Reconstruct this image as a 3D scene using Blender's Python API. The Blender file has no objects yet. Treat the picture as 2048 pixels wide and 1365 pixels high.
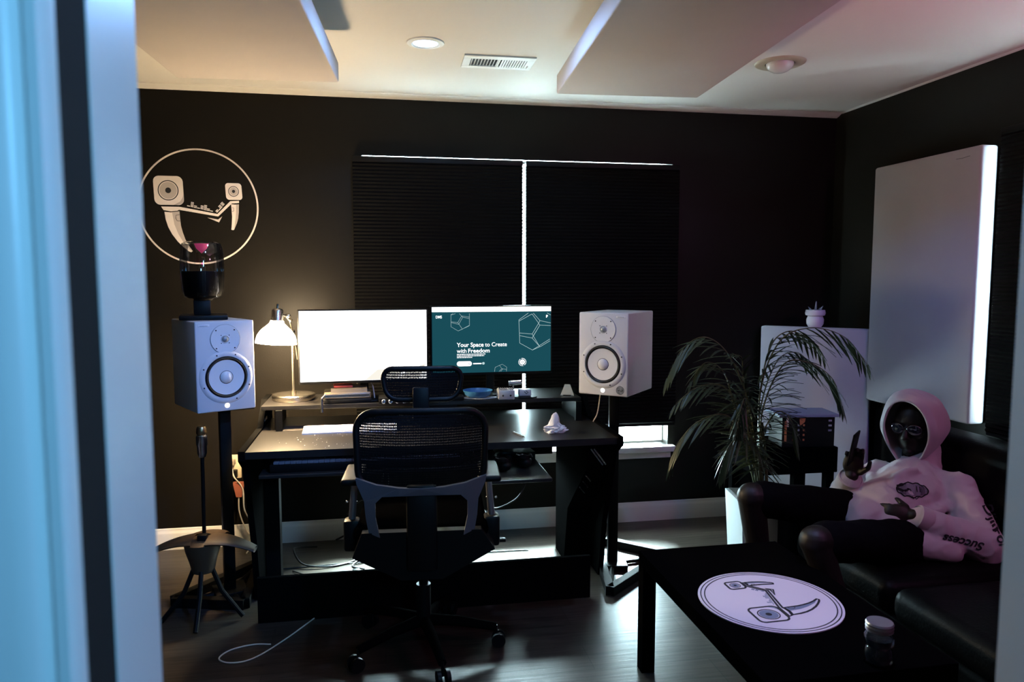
import bpy, bmesh, math, random
from math import sin, cos, pi, radians, sqrt, atan2
from mathutils import Vector, Matrix, noise
from mathutils.bvhtree import BVHTree

random.seed(7)
sc = bpy.context.scene
C = sc.collection

# ------------------------------------------------------------------ camera
PITCH, YAW = radians(4.85), radians(10.2)
cam_d = bpy.data.cameras.new('camera')
cam_d.sensor_width = 36.0
cam_d.lens = 1460.0 / 2048.0 * 36.0
cam_d.clip_start = 0.02
cam = bpy.data.objects.new('camera', cam_d)
C.objects.link(cam)
cam.location = (0, 0, 1.454)
cam.rotation_euler = (pi / 2 - PITCH, 0, -YAW)
cam_d.dof.use_dof = True
cam_d.dof.focus_distance = 3.35
cam_d.dof.aperture_fstop = 4.5
sc.camera = cam

# ------------------------------------------------------------------ world (overcast daylight outside the shades)
w = bpy.data.worlds.new('daylight'); sc.world = w; w.use_nodes = True
bg = w.node_tree.nodes['Background']
bg.inputs[0].default_value = (0.70, 0.90, 1.0, 1); bg.inputs[1].default_value = 150.0

sc.view_settings.view_transform = 'Standard'
sc.view_settings.look = 'None'
sc.view_settings.exposure = 0.0
sc.view_settings.gamma = 1.0
sc.view_settings.use_curve_mapping = False
sc.cycles.use_denoising = True
sc.cycles.max_bounces = 8
sc.cycles.transparent_max_bounces = 16
sc.cycles.sample_clamp_indirect = 8.0


def lamp(name, kind, loc, energy, color, size=0.1, target=None, size_y=None, spot=None, portal=False, blend=0.5):
    d = bpy.data.lights.new(name, kind)
    d.energy = energy; d.color = color
    if kind == 'AREA':
        d.size = size
        if size_y: d.shape = 'RECTANGLE'; d.size_y = size_y
        else: d.shape = 'DISK'
        if portal: d.cycles.is_portal = True
    elif kind in ('POINT', 'SPOT'):
        d.shadow_soft_size = size
        if kind == 'SPOT': d.spot_size = spot; d.spot_blend = blend
    elif kind == 'SUN':
        d.angle = size
    o = bpy.data.objects.new(name, d); C.objects.link(o); o.location = loc
    if target is not None:
        o.rotation_euler = (Vector(target) - Vector(loc)).to_track_quat('-Z', 'Y').to_euler()
    return o


# daylight entering under the shades
az = radians(25)
sv = Vector((sin(az) * cos(radians(46)), cos(az) * cos(radians(46)), sin(radians(46))))
lamp('sunlight', 'SUN', sv * 8, 700.0, (0.72, 0.92, 1.0), size=radians(24), target=(0, 0, 0))
lamp('window_portal', 'AREA', (0.80, 4.22, 1.29), 1, (1, 1, 1), size=1.78, size_y=1.66, target=(0.80, 0, 1.29), portal=True)
lamp('side_window_portal', 'AREA', (2.86, 2.32, 1.45), 1, (1, 1, 1), size=1.05, size_y=1.30, target=(0, 2.32, 1.45), portal=True)
# hall light behind the camera, a saturated blue
lamp('hall_light', 'AREA', (0.58, -0.35, 1.75), 19.0, (0.17, 0.55, 0.98), size=0.30, target=(0.15, 3.3, 1.1))
# blue LED downlight of the room, nearer the doorway (out of view above)
lamp('ceiling_led_front', 'SPOT', (0.28, 2.56, 2.42), 40.0, (0.25, 0.50, 1.0), size=0.06, target=(0.28, 2.56, 0), spot=radians(160), blend=.1)
lamp('disc_fill', 'SPOT', (1.22, 1.70, 2.42), 78.0, (0.44, 0.50, 1.0), size=0.06, target=(1.22, 2.0, 0), spot=radians(50), blend=.6)  # added spot out of view, narrowed to brighten the disc on the table
lamp('ceiling_led_back', 'SPOT', (0.202, 3.179, 2.40), 1.6, (0.35, 0.55, 1.0), size=0.05, target=(0.202, 3.179, 0), spot=radians(120))
lamp('ceiling_led_right', 'SPOT', (0.60, 1.25, 2.42), 220.0, (0.14, 0.34, 1.0), size=0.06, target=(-0.50, 3.30, 0.85), spot=radians(38), blend=1.0)
lamp('corner_panel_fill', 'SPOT', (2.15, 2.15, 2.42), 34.0, (0.08, 0.24, 1.0), size=0.06, target=(2.42, 3.75, 0.70), spot=radians(46), blend=0.8)  # added blue spot with no fitting, tints the corner panel
# pink accent lamp at the right-hand front of the room
lamp('pink_lamp', 'POINT', (2.45, 1.10, 1.98), 22.0, (1.0, 0.36, 0.82), size=0.10)
lamp('pink_ceiling_fill', 'SPOT', (2.50, 1.45, 1.15), 26.0, (1.0, 0.16, 0.38), size=0.05, target=(2.15, 2.25, 2.44), spot=radians(75), blend=1.0)  # extra unseen spot, added to turn the right of the ceiling pink
# desk lamp bulb
lamp('desk_lamp_bulb', 'POINT', (-0.476, 3.50, 1.178), 110.0, (1.0, 0.72, 0.40), size=0.035)


# ------------------------------------------------------------------ materials
MATS = {}


def mat(name, col, rough=0.5, metal=0.0, emit=None, estr=0.0, bump=0.0, bscale=200.0, var=0.0, vscale=8.0, coat=0.0, sheen=0.0, spec=0.5, trans=0.0, ior=1.45):
    if name in MATS: return MATS[name]
    m = bpy.data.materials.new(name); m.use_nodes = True
    nt = m.node_tree; b = nt.nodes['Principled BSDF']
    b.inputs['Base Color'].default_value = (*col, 1)
    b.inputs['Roughness'].default_value = rough
    b.inputs['Metallic'].default_value = metal
    b.inputs['Specular IOR Level'].default_value = spec
    b.inputs['IOR'].default_value = ior
    if coat: b.inputs['Coat Weight'].default_value = coat
    if sheen: b.inputs['Sheen Weight'].default_value = sheen
    if trans: b.inputs['Transmission Weight'].default_value = trans
    if emit:
        b.inputs['Emission Color'].default_value = (*emit, 1)
        b.inputs['Emission Strength'].default_value = estr
    tc = nt.nodes.new('ShaderNodeTexCoord')
    if bump:
        n = nt.nodes.new('ShaderNodeTexNoise'); n.inputs['Scale'].default_value = bscale; n.inputs['Detail'].default_value = 3
        bp = nt.nodes.new('ShaderNodeBump'); bp.inputs['Strength'].default_value = bump; bp.inputs['Distance'].default_value = 0.002
        nt.links.new(tc.outputs['Object'], n.inputs['Vector'])
        nt.links.new(n.outputs['Fac'], bp.inputs['Height']); nt.links.new(bp.outputs['Normal'], b.inputs['Normal'])
    if var:
        n = nt.nodes.new('ShaderNodeTexNoise'); n.inputs['Scale'].default_value = vscale; n.inputs['Detail'].default_value = 5
        mx = nt.nodes.new('ShaderNodeMix'); mx.data_type = 'RGBA'
        mx.inputs['A'].default_value = (*[c * (1 - var) for c in col], 1)
        mx.inputs['B'].default_value = (*[min(1, c * (1 + var)) for c in col], 1)
        nt.links.new(tc.outputs['Object'], n.inputs['Vector'])
        nt.links.new(n.outputs['Fac'], mx.inputs['Factor']); nt.links.new(mx.outputs['Result'], b.inputs['Base Color'])
    MATS[name] = m
    return m


def emis(name, col, s):
    if name in MATS: return MATS[name]
    m = bpy.data.materials.new(name); m.use_nodes = True; nt = m.node_tree
    nt.nodes.remove(nt.nodes['Principled BSDF'])
    e = nt.nodes.new('ShaderNodeEmission'); e.inputs[0].default_value = (*col, 1); e.inputs[1].default_value = s
    nt.links.new(e.outputs[0], nt.nodes['Material Output'].inputs[0])
    MATS[name] = m
    return m


M_wall = mat('black_wall_paint', (0.0092, 0.0079, 0.0062), 0.38, bump=0.15, bscale=160, var=0.1, vscale=3, spec=0.10)
M_ceil = mat('white_ceiling_paint', (0.70, 0.66, 0.60), 0.9, bump=0.15, bscale=120, var=0.03, vscale=2, spec=0.2)
M_trim = mat('white_trim_paint', (0.74, 0.72, 0.67), 0.45, bump=0.05)
M_hall = mat('hall_paint', (0.10, 0.12, 0.14), 0.9, bump=0.1)
M_door = mat('white_door_paint', (0.72, 0.72, 0.70), 0.35, bump=0.05, bscale=60)
M_flatblack = mat('flat_black', (0.004, 0.004, 0.004), 0.9)
M_panelc = mat('pale_acoustic_fabric', (0.56, 0.50, 0.46), 0.95, bump=0.5, bscale=900, var=0.05, vscale=5, sheen=0.1, spec=0.1)
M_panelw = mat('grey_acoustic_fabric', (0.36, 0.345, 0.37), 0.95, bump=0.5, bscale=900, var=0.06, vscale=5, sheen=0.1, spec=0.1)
M_black = mat('black_powder_coat', (0.004, 0.004, 0.004), 0.5, bump=0.15, bscale=400, spec=0.1)
M_matte = mat('matte_black_panel', (0.003, 0.003, 0.003), 0.9, spec=0.0, bump=0.1)
M_bplas = mat('black_plastic', (0.004, 0.004, 0.004), 0.45, spec=0.2, bump=0.05)
M_desk = mat('black_desk_laminate', (0.012, 0.011, 0.0105), 0.34, bump=0.12, bscale=350, var=0.15, vscale=14, spec=0.5)
M_white = mat('white_plastic', (0.75, 0.75, 0.75), 0.4, bump=0.03)
M_spk = mat('white_speaker_vinyl', (0.62, 0.62, 0.63), 0.5, bump=0.35, bscale=700)
M_cone = mat('white_speaker_cone', (0.72, 0.72, 0.72), 0.45)
M_surr = mat('black_rubber_surround', (0.006, 0.006, 0.006), 0.42)
M_grey = mat('grey_metal_mesh', (0.30, 0.32, 0.34), 0.4, metal=0.5)
M_chrome = mat('brushed_nickel', (0.62, 0.56, 0.46), 0.25, metal=1.0, bump=0.05, bscale=300)
M_steel = mat('steel', (0.6, 0.6, 0.62), 0.25, metal=1.0)
M_chairgrey = mat('slate_chair_plastic', (0.085, 0.088, 0.10), 0.42, bump=0.05)
M_armmetal = mat('satin_arm_metal', (0.42, 0.42, 0.44), 0.35, metal=0.9)
M_blind = mat('black_cellular_fabric', (0.005, 0.0048, 0.0046), 0.95, bump=0.2, bscale=800, spec=0.08)
M_lack = mat('black_table_lacquer', (0.0015, 0.0015, 0.0015), 0.8, bump=0.03, spec=0.0)
M_leather = mat('black_leather', (0.0018, 0.0018, 0.0018), 0.45, bump=0.6, bscale=90, spec=0.05)
M_skin = mat('dark_skin', (0.0065, 0.0038, 0.003), 0.5, bump=0.2, bscale=150, var=0.1, vscale=20, spec=0.35)
M_hoodie = mat('grey_fleece', (0.42, 0.38, 0.40), 0.95, bump=0.5, bscale=700, var=0.10, vscale=7, sheen=0.2, spec=0.1)
M_short = mat('black_cotton', (0.0025, 0.0025, 0.003), 0.95, bump=0.3, bscale=400, spec=0.03)
M_print = mat('black_print_ink', (0.008, 0.008, 0.012), 0.8)
M_printg = mat('grey_print_ink', (0.16, 0.15, 0.19), 0.8)
M_leaf = mat('palm_leaf_green', (0.020, 0.036, 0.016), 0.40, var=0.3, vscale=10, spec=0.4)
M_stem = mat('palm_stem', (0.07, 0.075, 0.03), 0.5, var=0.3, vscale=20)
M_soil = mat('soil', (0.02, 0.014, 0.01), 0.95, bump=0.8, bscale=60)
M_pot = mat('white_glazed_pot', (0.72, 0.76, 0.76), 0.35)
M_decal = mat('ivory_vinyl', (0.66, 0.58, 0.50), 0.6)
M_decal2 = mat('tan_vinyl', (0.40, 0.34, 0.29), 0.6)
M_dline = mat('black_vinyl', (0.008, 0.008, 0.008), 0.6)
M_disc = mat('pale_disc_laminate', (0.62, 0.60, 0.66), 0.5, bump=0.08, bscale=500)
M_discg = mat('blue_grey_print', (0.15, 0.19, 0.28), 0.5)
M_paper = mat('white_tissue', (0.75, 0.73, 0.73), 0.9)
M_blue = mat('blue_ceramic', (0.04, 0.16, 0.36), 0.25, var=0.3, vscale=60)
M_red = mat('red_card', (0.40, 0.05, 0.03), 0.6)
M_orange = mat('orange_card', (0.45, 0.15, 0.05), 0.6)
M_brass = mat('brass', (0.50, 0.34, 0.16), 0.35, metal=1.0)
M_brown = mat('brown_moulded_plastic', (0.06, 0.036, 0.018), 0.5, bump=0.1)
M_ivory = mat('ivory_plastic', (0.70, 0.60, 0.42), 0.4)
M_cabw = mat('white_cable', (0.62, 0.56, 0.46), 0.5)
M_cabb = mat('black_cable', (0.008, 0.008, 0.008), 0.4)
M_metalbox = mat('silver_box', (0.42, 0.42, 0.44), 0.4, metal=0.3)
M_lens = mat('dark_lens', (0.01, 0.012, 0.02), 0.05, spec=1.0, coat=1.0)
M_screenw = emis('screen_white', (1.0, 0.99, 0.97), 2.6)
M_screenc = emis('screen_cream', (1.0, 0.95, 0.84), 0.97)
M_screent = emis('screen_teal', (0.010, 0.072, 0.096), 1.0)
M_screenl = emis('screen_line', (0.50, 0.68, 0.70), 1.0)
M_screenk = emis('screen_text', (0.95, 0.97, 1.0), 1.6)
M_led = emis('led_disc', (0.45, 0.72, 1.0), 5.0)
M_power = emis('power_light', (1.0, 0.97, 0.90), 2.5)
M_bluel = emis('blue_indicator', (0.25, 0.2, 1.0), 3.0)


def floor_mat():
    m = bpy.data.materials.new('wood_plank_floor'); m.use_nodes = True; nt = m.node_tree
    b = nt.nodes['Principled BSDF']
    tc = nt.nodes.new('ShaderNodeTexCoord')
    br = nt.nodes.new('ShaderNodeTexBrick')
    br.offset = 0.37; br.inputs['Scale'].default_value = 1.0
    br.inputs['Brick Width'].default_value = 1.22; br.inputs['Row Height'].default_value = 0.18
    br.inputs['Mortar Size'].default_value = 0.0015
    br.inputs['Color1'].default_value = (0.038, 0.029, 0.022, 1)
    br.inputs['Color2'].default_value = (0.060, 0.046, 0.036, 1)
    br.inputs['Mortar'].default_value = (0.02, 0.016, 0.013, 1)
    nt.links.new(tc.outputs['Object'], br.inputs['Vector'])
    mp = nt.nodes.new('ShaderNodeMapping'); mp.inputs['Scale'].default_value = (1.6, 28, 1)
    nt.links.new(tc.outputs['Object'], mp.inputs['Vector'])
    n = nt.nodes.new('ShaderNodeTexNoise'); n.inputs['Scale'].default_value = 2.2; n.inputs['Detail'].default_value = 7
    n.inputs['Distortion'].default_value = 0.6
    nt.links.new(mp.outputs[0], n.inputs['Vector'])
    cr = nt.nodes.new('ShaderNodeValToRGB')
    cr.color_ramp.elements[0].position = 0.3; cr.color_ramp.elements[0].color = (0.45, 0.45, 0.45, 1)
    cr.color_ramp.elements[1].position = 0.75; cr.color_ramp.elements[1].color = (1.25, 1.25, 1.25, 1)
    nt.links.new(n.outputs['Fac'], cr.inputs[0])
    mx = nt.nodes.new('ShaderNodeMix'); mx.data_type = 'RGBA'; mx.blend_type = 'MULTIPLY'; mx.inputs['Factor'].default_value = 1
    nt.links.new(br.outputs['Color'], mx.inputs['A']); nt.links.new(cr.outputs[0], mx.inputs['B'])
    nt.links.new(mx.outputs['Result'], b.inputs['Base Color'])
    b.inputs['Roughness'].default_value = 0.33
    b.inputs['Specular IOR Level'].default_value = 0.30
    bp = nt.nodes.new('ShaderNodeBump'); bp.inputs['Strength'].default_value = 0.25; bp.inputs['Distance'].default_value = 0.003
    nt.links.new(n.outputs['Fac'], bp.inputs['Height']); nt.links.new(bp.outputs[0], b.inputs['Normal'])
    return m


def mesh_fabric(name, scale, hole):
    """woven seat-back fabric with open cells"""
    m = bpy.data.materials.new(name); m.use_nodes = True; nt = m.node_tree
    b = nt.nodes['Principled BSDF']
    b.inputs['Base Color'].default_value = (0.004, 0.004, 0.0042, 1); b.inputs['Roughness'].default_value = 0.8
    b.inputs['Specular IOR Level'].default_value = 0.1
    tc = nt.nodes.new('ShaderNodeTexCoord')
    mp = nt.nodes.new('ShaderNodeMapping'); mp.inputs['Scale'].default_value = (1, 0, 0.62)
    nt.links.new(tc.outputs['Object'], mp.inputs['Vector'])
    v = nt.nodes.new('ShaderNodeTexVoronoi'); v.feature = 'F1'; v.inputs['Scale'].default_value = scale
    v.inputs['Randomness'].default_value = 0.12
    nt.links.new(mp.outputs[0], v.inputs['Vector'])
    lt = nt.nodes.new('ShaderNodeMath'); lt.operation = 'LESS_THAN'; lt.inputs[1].default_value = hole
    nt.links.new(v.outputs['Distance'], lt.inputs[0])
    tr = nt.nodes.new('ShaderNodeBsdfTransparent')
    ms = nt.nodes.new('ShaderNodeMixShader')
    nt.links.new(lt.outputs[0], ms.inputs[0]); nt.links.new(b.outputs[0], ms.inputs[1]); nt.links.new(tr.outputs[0], ms.inputs[2])
    nt.links.new(ms.outputs[0], nt.nodes['Material Output'].inputs[0])
    return m


def glass_mat(name, tint=(1, 1, 1), gloss=0.10):
    m = bpy.data.materials.new(name); m.use_nodes = True; nt = m.node_tree
    nt.nodes.remove(nt.nodes['Principled BSDF'])
    tr = nt.nodes.new('ShaderNodeBsdfTransparent'); tr.inputs[0].default_value = (*tint, 1)
    if gloss == 0:
        nt.links.new(tr.outputs[0], nt.nodes['Material Output'].inputs[0]); return m
    gl = nt.nodes.new('ShaderNodeBsdfGlossy'); gl.inputs['Roughness'].default_value = 0.04
    fr = nt.nodes.new('ShaderNodeLayerWeight'); fr.inputs[0].default_value = 0.35
    mt = nt.nodes.new('ShaderNodeMath'); mt.operation = 'MULTIPLY_ADD'; mt.inputs[1].default_value = 0.75; mt.inputs[2].default_value = gloss * 0.3
    ms = nt.nodes.new('ShaderNodeMixShader')
    nt.links.new(fr.outputs['Fresnel'], mt.inputs[0]); nt.links.new(mt.outputs[0], ms.inputs[0])
    nt.links.new(tr.outputs[0], ms.inputs[1]); nt.links.new(gl.outputs[0], ms.inputs[2])
    nt.links.new(ms.outputs[0], nt.nodes['Material Output'].inputs[0])
    return m


M_floor = floor_mat()
M_mesh = mesh_fabric('black_chair_mesh', 170.0, 0.27)
M_glass = glass_mat('window_glass', (0.92, 0.97, 0.96), gloss=0)
M_vglass = glass_mat('clear_glass', (0.93, 0.93, 0.95), 0.25)
M_shade = mat('opal_lamp_glass', (0.85, 0.75, 0.55), 0.3, emit=(1.0, 0.76, 0.46), estr=255.0)


# ------------------------------------------------------------------ mesh building
class MB:
    def __init__(s): s.bm = bmesh.new()

    def box(s, lo, hi, bev=0.0, rot=None, seg=2):
        lo, hi = Vector(lo), Vector(hi)
        c = (lo + hi) / 2; d = hi - lo
        t = bmesh.new()
        bmesh.ops.create_cube(t, size=1)
        for v in t.verts: v.co = Vector((v.co.x * d.x, v.co.y * d.y, v.co.z * d.z))
        if bev: bmesh.ops.bevel(t, geom=t.edges[:], offset=bev, segments=seg, profile=0.5, affect='EDGES')
        Mx = Matrix.Translation(c) @ (rot.to_4x4() if rot else Matrix())
        s.merge(t, Mx); return s

    def merge(s, t, Mx=None):
        if Mx is not None: bmesh.ops.transform(t, matrix=Mx, verts=t.verts)
        me = bpy.data.meshes.new('tmp'); t.to_mesh(me); t.free()
        s.bm.from_mesh(me); bpy.data.meshes.remove(me)

    def cone(s, a, b, r1, r2=None, n=24, caps=True):
        a, b = Vector(a), Vector(b); r2 = r1 if r2 is None else r2
        t = bmesh.new(); L = (b - a).length
        bmesh.ops.create_cone(t, cap_ends=caps, segments=n, radius1=r1, radius2=max(r2, 1e-5), depth=L)
        q = (b - a).to_track_quat('Z', 'Y')
        s.merge(t, Matrix.Translation((a + b) / 2) @ q.to_matrix().to_4x4()); return s

    def sph(s, c, r, u=20, v=14, scale=(1, 1, 1), rot=None):
        t = bmesh.new(); bmesh.ops.create_uvsphere(t, u_segments=u, v_segments=v, radius=r)
        s.merge(t, Matrix.Translation(c) @ (rot.to_4x4() if rot else Matrix()) @ Matrix.Diagonal((*scale, 1))); return s

    def capsule(s, a, b, r1, r2=None, n=16):
        r2 = r1 if r2 is None else r2
        s.cone(a, b, r1, r2, n); s.sph(a, r1, n, 10); s.sph(b, r2, n, 10); return s

    def lathe(s, prof, axis_o=(0, 0, 0), axis=(0, 0, 1), n=40):
        """prof: list (r, h) revolved about axis"""
        q = Vector(axis).to_track_quat('Z', 'Y').to_matrix(); o = Vector(axis_o)
        rings = []
        for r, h in prof:
            if r < 1e-6: rings.append([s.bm.verts.new(o + q @ Vector((0, 0, h)))])
            else: rings.append([s.bm.verts.new(o + q @ Vector((r * cos(2 * pi * k / n), r * sin(2 * pi * k / n), h))) for k in range(n)])
        for A, B in zip(rings, rings[1:]):
            for k in range(n):
                k2 = (k + 1) % n
                if len(A) == 1 and len(B) == 1: continue
                if len(A) == 1: s.bm.faces.new((A[0], B[k], B[k2]))
                elif len(B) == 1: s.bm.faces.new((A[k], A[k2], B[0]))
                else: s.bm.faces.new((A[k], A[k2], B[k2], B[k]))
        return s

    def tube(s, pts, r, n=8, taper=None):
        pts = [Vector(p) for p in pts]; rings = []
        up = Vector((0, 0, 1))
        for i, p in enumerate(pts):
            t = (pts[min(i + 1, len(pts) - 1)] - pts[max(i - 1, 0)]).normalized()
            if abs(t.dot(up)) > 0.98: up = Vector((1, 0, 0)) if abs(t.x) < 0.9 else Vector((0, 1, 0))
            a = t.cross(up).normalized(); b = a.cross(t).normalized(); up = b
            rr = r if taper is None else r * taper(i / (len(pts) - 1))
            rings.append([s.bm.verts.new(p + a * rr * cos(2 * pi * k / n) + b * rr * sin(2 * pi * k / n)) for k in range(n)])
        for A, B in zip(rings, rings[1:]):
            for k in range(n): s.bm.faces.new((A[k], A[(k + 1) % n], B[(k + 1) % n], B[k]))
        s.bm.faces.new(rings[0][::-1]); s.bm.faces.new(rings[-1]); return s

    def prism(s, poly, ext, frame=None):
        """poly 2D list extruded along w by ext=(w0,w1); frame maps (u,v,w)->xyz"""
        f = frame or (lambda u, v, w: (u, v, w))
        A = [s.bm.verts.new(f(u, v, ext[0])) for u, v in poly]
        B = [s.bm.verts.new(f(u, v, ext[1])) for u, v in poly]
        s.bm.faces.new(A[::-1]); s.bm.faces.new(B)
        for k in range(len(poly)):
            k2 = (k + 1) % len(poly); s.bm.faces.new((A[k], A[k2], B[k2], B[k]))
        return s

    def grid(s, f, nu, nv, closeu=False):
        vs = [[s.bm.verts.new(f(i / nu, j / nv)) for j in range(nv + 1)] for i in range(nu if closeu else nu + 1)]
        for i in range(nu):
            i2 = (i + 1) % nu if closeu else i + 1
            for j in range(nv): s.bm.faces.new((vs[i][j], vs[i2][j], vs[i2][j + 1], vs[i][j + 1]))
        return s

    def build(s, name, m, parent=None, smooth=True, loc=None, rot=None, norm=True):
        if norm: bmesh.ops.recalc_face_normals(s.bm, faces=s.bm.faces)
        me = bpy.data.meshes.new(name); s.bm.to_mesh(me); s.bm.free()
        me.materials.append(m)
        if smooth:
            me.polygons.foreach_set('use_smooth', [True] * len(me.polygons))
            try: me.set_sharp_from_angle(angle=radians(38))
            except Exception: pass
        o = bpy.data.objects.new(name, me); C.objects.link(o)
        if parent: o.parent = parent
        if loc: o.location = loc
        if rot: o.rotation_euler = rot
        return o


def tag(o, label, cat, group=None, kind=None):
    o['label'] = label; o['category'] = cat
    if group: o['group'] = group
    if kind: o['kind'] = kind
    return o


def thing(name, label, cat, loc=(0, 0, 0), rz=0.0, group=None, rot=None):
    o = bpy.data.objects.new(name, None); C.objects.link(o)
    o.empty_display_size = 0.05
    o.location = loc; o.rotation_euler = rot or (0, 0, rz)
    return tag(o, label, cat, group)


def struct(o, label=None):
    o['kind'] = 'structure'
    if label: o['label'] = label
    return o


def dup(root, loc=None, rz=None, label=None, rot=None):
    r = root.copy(); C.objects.link(r)
    if loc is not None: r.location = loc
    if rz is not None: r.rotation_euler = (0, 0, rz)
    if label: r['label'] = label
    for ch in list(root.children):
        c = ch.copy(); C.objects.link(c); c.parent = r
        for g in ch.children:
            d = g.copy(); C.objects.link(d); d.parent = c
    return r


def cr_spline(pts, k=8):
    """Catmull-Rom through points"""
    P = [Vector(p) for p in pts]; P = [2 * P[0] - P[1]] + P + [2 * P[-1] - P[-2]]; out = []
    for i in range(1, len(P) - 2):
        for j in range(k):
            t = j / k; a, b, c, d = P[i - 1], P[i], P[i + 1], P[i + 2]
            out.append(0.5 * ((2 * b) + (c - a) * t + (2 * a - 5 * b + 4 * c - d) * t * t + (3 * b - a - 3 * c + d) * t ** 3))
    out.append(P[-2]); return out


def rrect(cx, cy, w, h, r, n=6):
    out = []
    for qx, qy, a0 in ((1, 1, 0), (-1, 1, 90), (-1, -1, 180), (1, -1, 270)):
        for k in range(n + 1):
            a = radians(a0 + 90 * k / n)
            out.append((cx + qx * (w / 2 - r) + r * cos(a), cy + qy * (h / 2 - r) + r * sin(a)))
    return out


def text_bm(s, size, bold=0.0, align='LEFT', shear=0.0, depth=0.0006):
    cu = bpy.data.curves.new('t', 'FONT'); cu.body = s; cu.size = size; cu.offset = bold; cu.align_x = align
    cu.shear = shear; cu.extrude = depth; cu.resolution_u = 4
    o = bpy.data.objects.new('t', cu); C.objects.link(o)
    dg = bpy.context.evaluated_depsgraph_get(); dg.update()
    me = bpy.data.meshes.new_from_object(o.evaluated_get(dg))
    bpy.data.objects.remove(o); bpy.data.curves.remove(cu)
    mb = MB(); mb.bm.from_mesh(me); bpy.data.meshes.remove(me)
    return mb


def xf(mb, Mx):
    bmesh.ops.transform(mb.bm, matrix=Mx, verts=mb.bm.verts); return mb


# ------------------------------------------------------------------ room shell
XL, XR, YF, YB, H = -1.6, 2.735, 0.66, 4.10, 2.445
struct(MB().box((XL - .3, -2.0, -.08), (XR + .3, YB + .2, 0)).build('floor', M_floor, smooth=False))
struct(MB().box((XL - .3, -2.0, H), (XR + .3, YB + .2, H + .08)).build('ceiling', M_ceil, smooth=False))
# back wall with the window opening
WX0, WX1, WZ0, WZ1 = -0.09, 1.690, 0.46, 2.122
b = MB()
b.box((XL - .15, YB, 0), (WX0, YB + .15, H)); b.box((WX1, YB, 0), (XR + .15, YB + .15, H))
b.box((WX0, YB, 0), (WX1, YB + .15, WZ0)); b.box((WX0, YB, WZ1), (WX1, YB + .15, H))
struct(b.build('wall_back', M_wall, smooth=False))
# right wall with its window opening
SY0, SY1, SZ0, SZ1 = 1.80, 2.829, 0.80, 2.119
b = MB()
b.box((XR, YF - .2, 0), (XR + .15, SY0, H)); b.box((XR, SY1, 0), (XR + .15, YB, H))
b.box((XR, SY0, 0), (XR + .15, SY1, SZ0)); b.box((XR, SY0, SZ1), (XR + .15, SY1, H))
struct(b.build('wall_right', M_wall, smooth=False))
struct(MB().box((XL - .15, YF - .1, 0), (XL, YB, H)).build('wall_left', M_wall, smooth=False))
# front wall around the doorway
DX0, DX1, DZ = -0.20, 0.678, 2.06
b = MB()
b.box((XL - .15, .56, 0), (DX0 - .02, YF, H)); b.box((DX1 + .02, .56, 0), (XR + .15, YF, H)); b.box((DX0 - .02, .56, DZ + .02), (DX1 + .02, YF, H))
struct(b.build('wall_front', M_wall, smooth=False))
# hall the camera stands in
struct(MB().box((-1.35, -1.8, 0), (-1.25, .56, H)).build('wall_hall_left', M_hall, smooth=False))
struct(MB().box((1.5, -1.8, 0), (1.6, .56, H)).build('wall_hall_right', M_hall, smooth=False))
struct(MB().box((-1.35, -1.9, 0), (1.6, -1.8, H)).build('wall_hall_back', M_hall, smooth=False))
# door frame: reveal, plain black strip, casing
t = bpy.data.objects.new('door_1', None); C.objects.link(t); t.location = (0, 0, 0); struct(t, 'pale painted door frame seen out of focus, tinted blue')
b = MB(); b.box((DX0 - .02, .575, 0), (DX0, .681, DZ)); b.box((DX0 - .02, .575, DZ), (DX1 + .02, .681, DZ + .02)); b.box((DX1, .575, 0), (DX1 + .02, .681, DZ))
b.build('door_jamb', M_door, t, smooth=False)
b = MB(); b.box((DX0 - .02, .523, 0), (DX0 - .001, .575, DZ)); b.box((DX1 + .001, .523, 0), (DX1 + .02, .575, DZ)); b.box((DX0 - .02, .523, DZ + .001), (DX1 + .02, .575, DZ + .02))
b.build('black_strip', M_flatblack, t, smooth=False)


def casing_prof(x0, sgn):
    return [(x0 + sgn * u, v) for u, v in ((0, .522), (0, .508), (.003, .502), (.010, .502), (.013, .506), (.016, .500), (.021, .497), (.032, .495), (.070, .492), (.075, .497), (.075, .522))]


b = MB(); b.prism(casing_prof(DX0 - .0005, -1), (0, DZ + .08)).prism(casing_prof(DX1 + .0005, 1), (0, DZ + .08))
b.box((DX0 - .075, .495, DZ + .02), (DX1 + .075, .522, DZ + .10))
b.build('door_casing', M_door, t)

# baseboards and crown
def baseprof():
    return [(0, 0), (.016, 0), (.016, .085), (.012, .095), (.008, .100), (.006, .112), (0, .115)]


b = MB(); b.prism([(YB - u, v) for u, v in baseprof()], (XL, XR), lambda u, v, w_: (w_, u, v)); struct(b.build('baseboard_back', M_trim))
b = MB(); b.prism([(XR - u, v) for u, v in baseprof()], (YF, YB - .016), lambda u, v, w_: (u, w_, v)); struct(b.build('baseboard_right', M_trim))
b = MB(); b.prism([(XL + u, v) for u, v in baseprof()], (YF, YB - .016), lambda u, v, w_: (u, w_, v)); struct(b.build('baseboard_left', M_trim))
cp = [(0, .020), (.006, .020), (.012, .017), (.024, .015), (.036, .009), (.044, .006), (.052, .004), (.056, 0), (0, 0)]
b = MB(); b.prism([(YB - u, H - v) for u, v in cp], (XL, XR), lambda u, v, w_: (w_, u, v)); struct(b.build('trim_1', M_trim))
b = MB(); b.prism([(XR - u * .3, H - v * .3) for u, v in cp], (YF, YB - .058), lambda u, v, w_: (u, w_, v)); struct(b.build('trim_2', M_trim))


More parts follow.
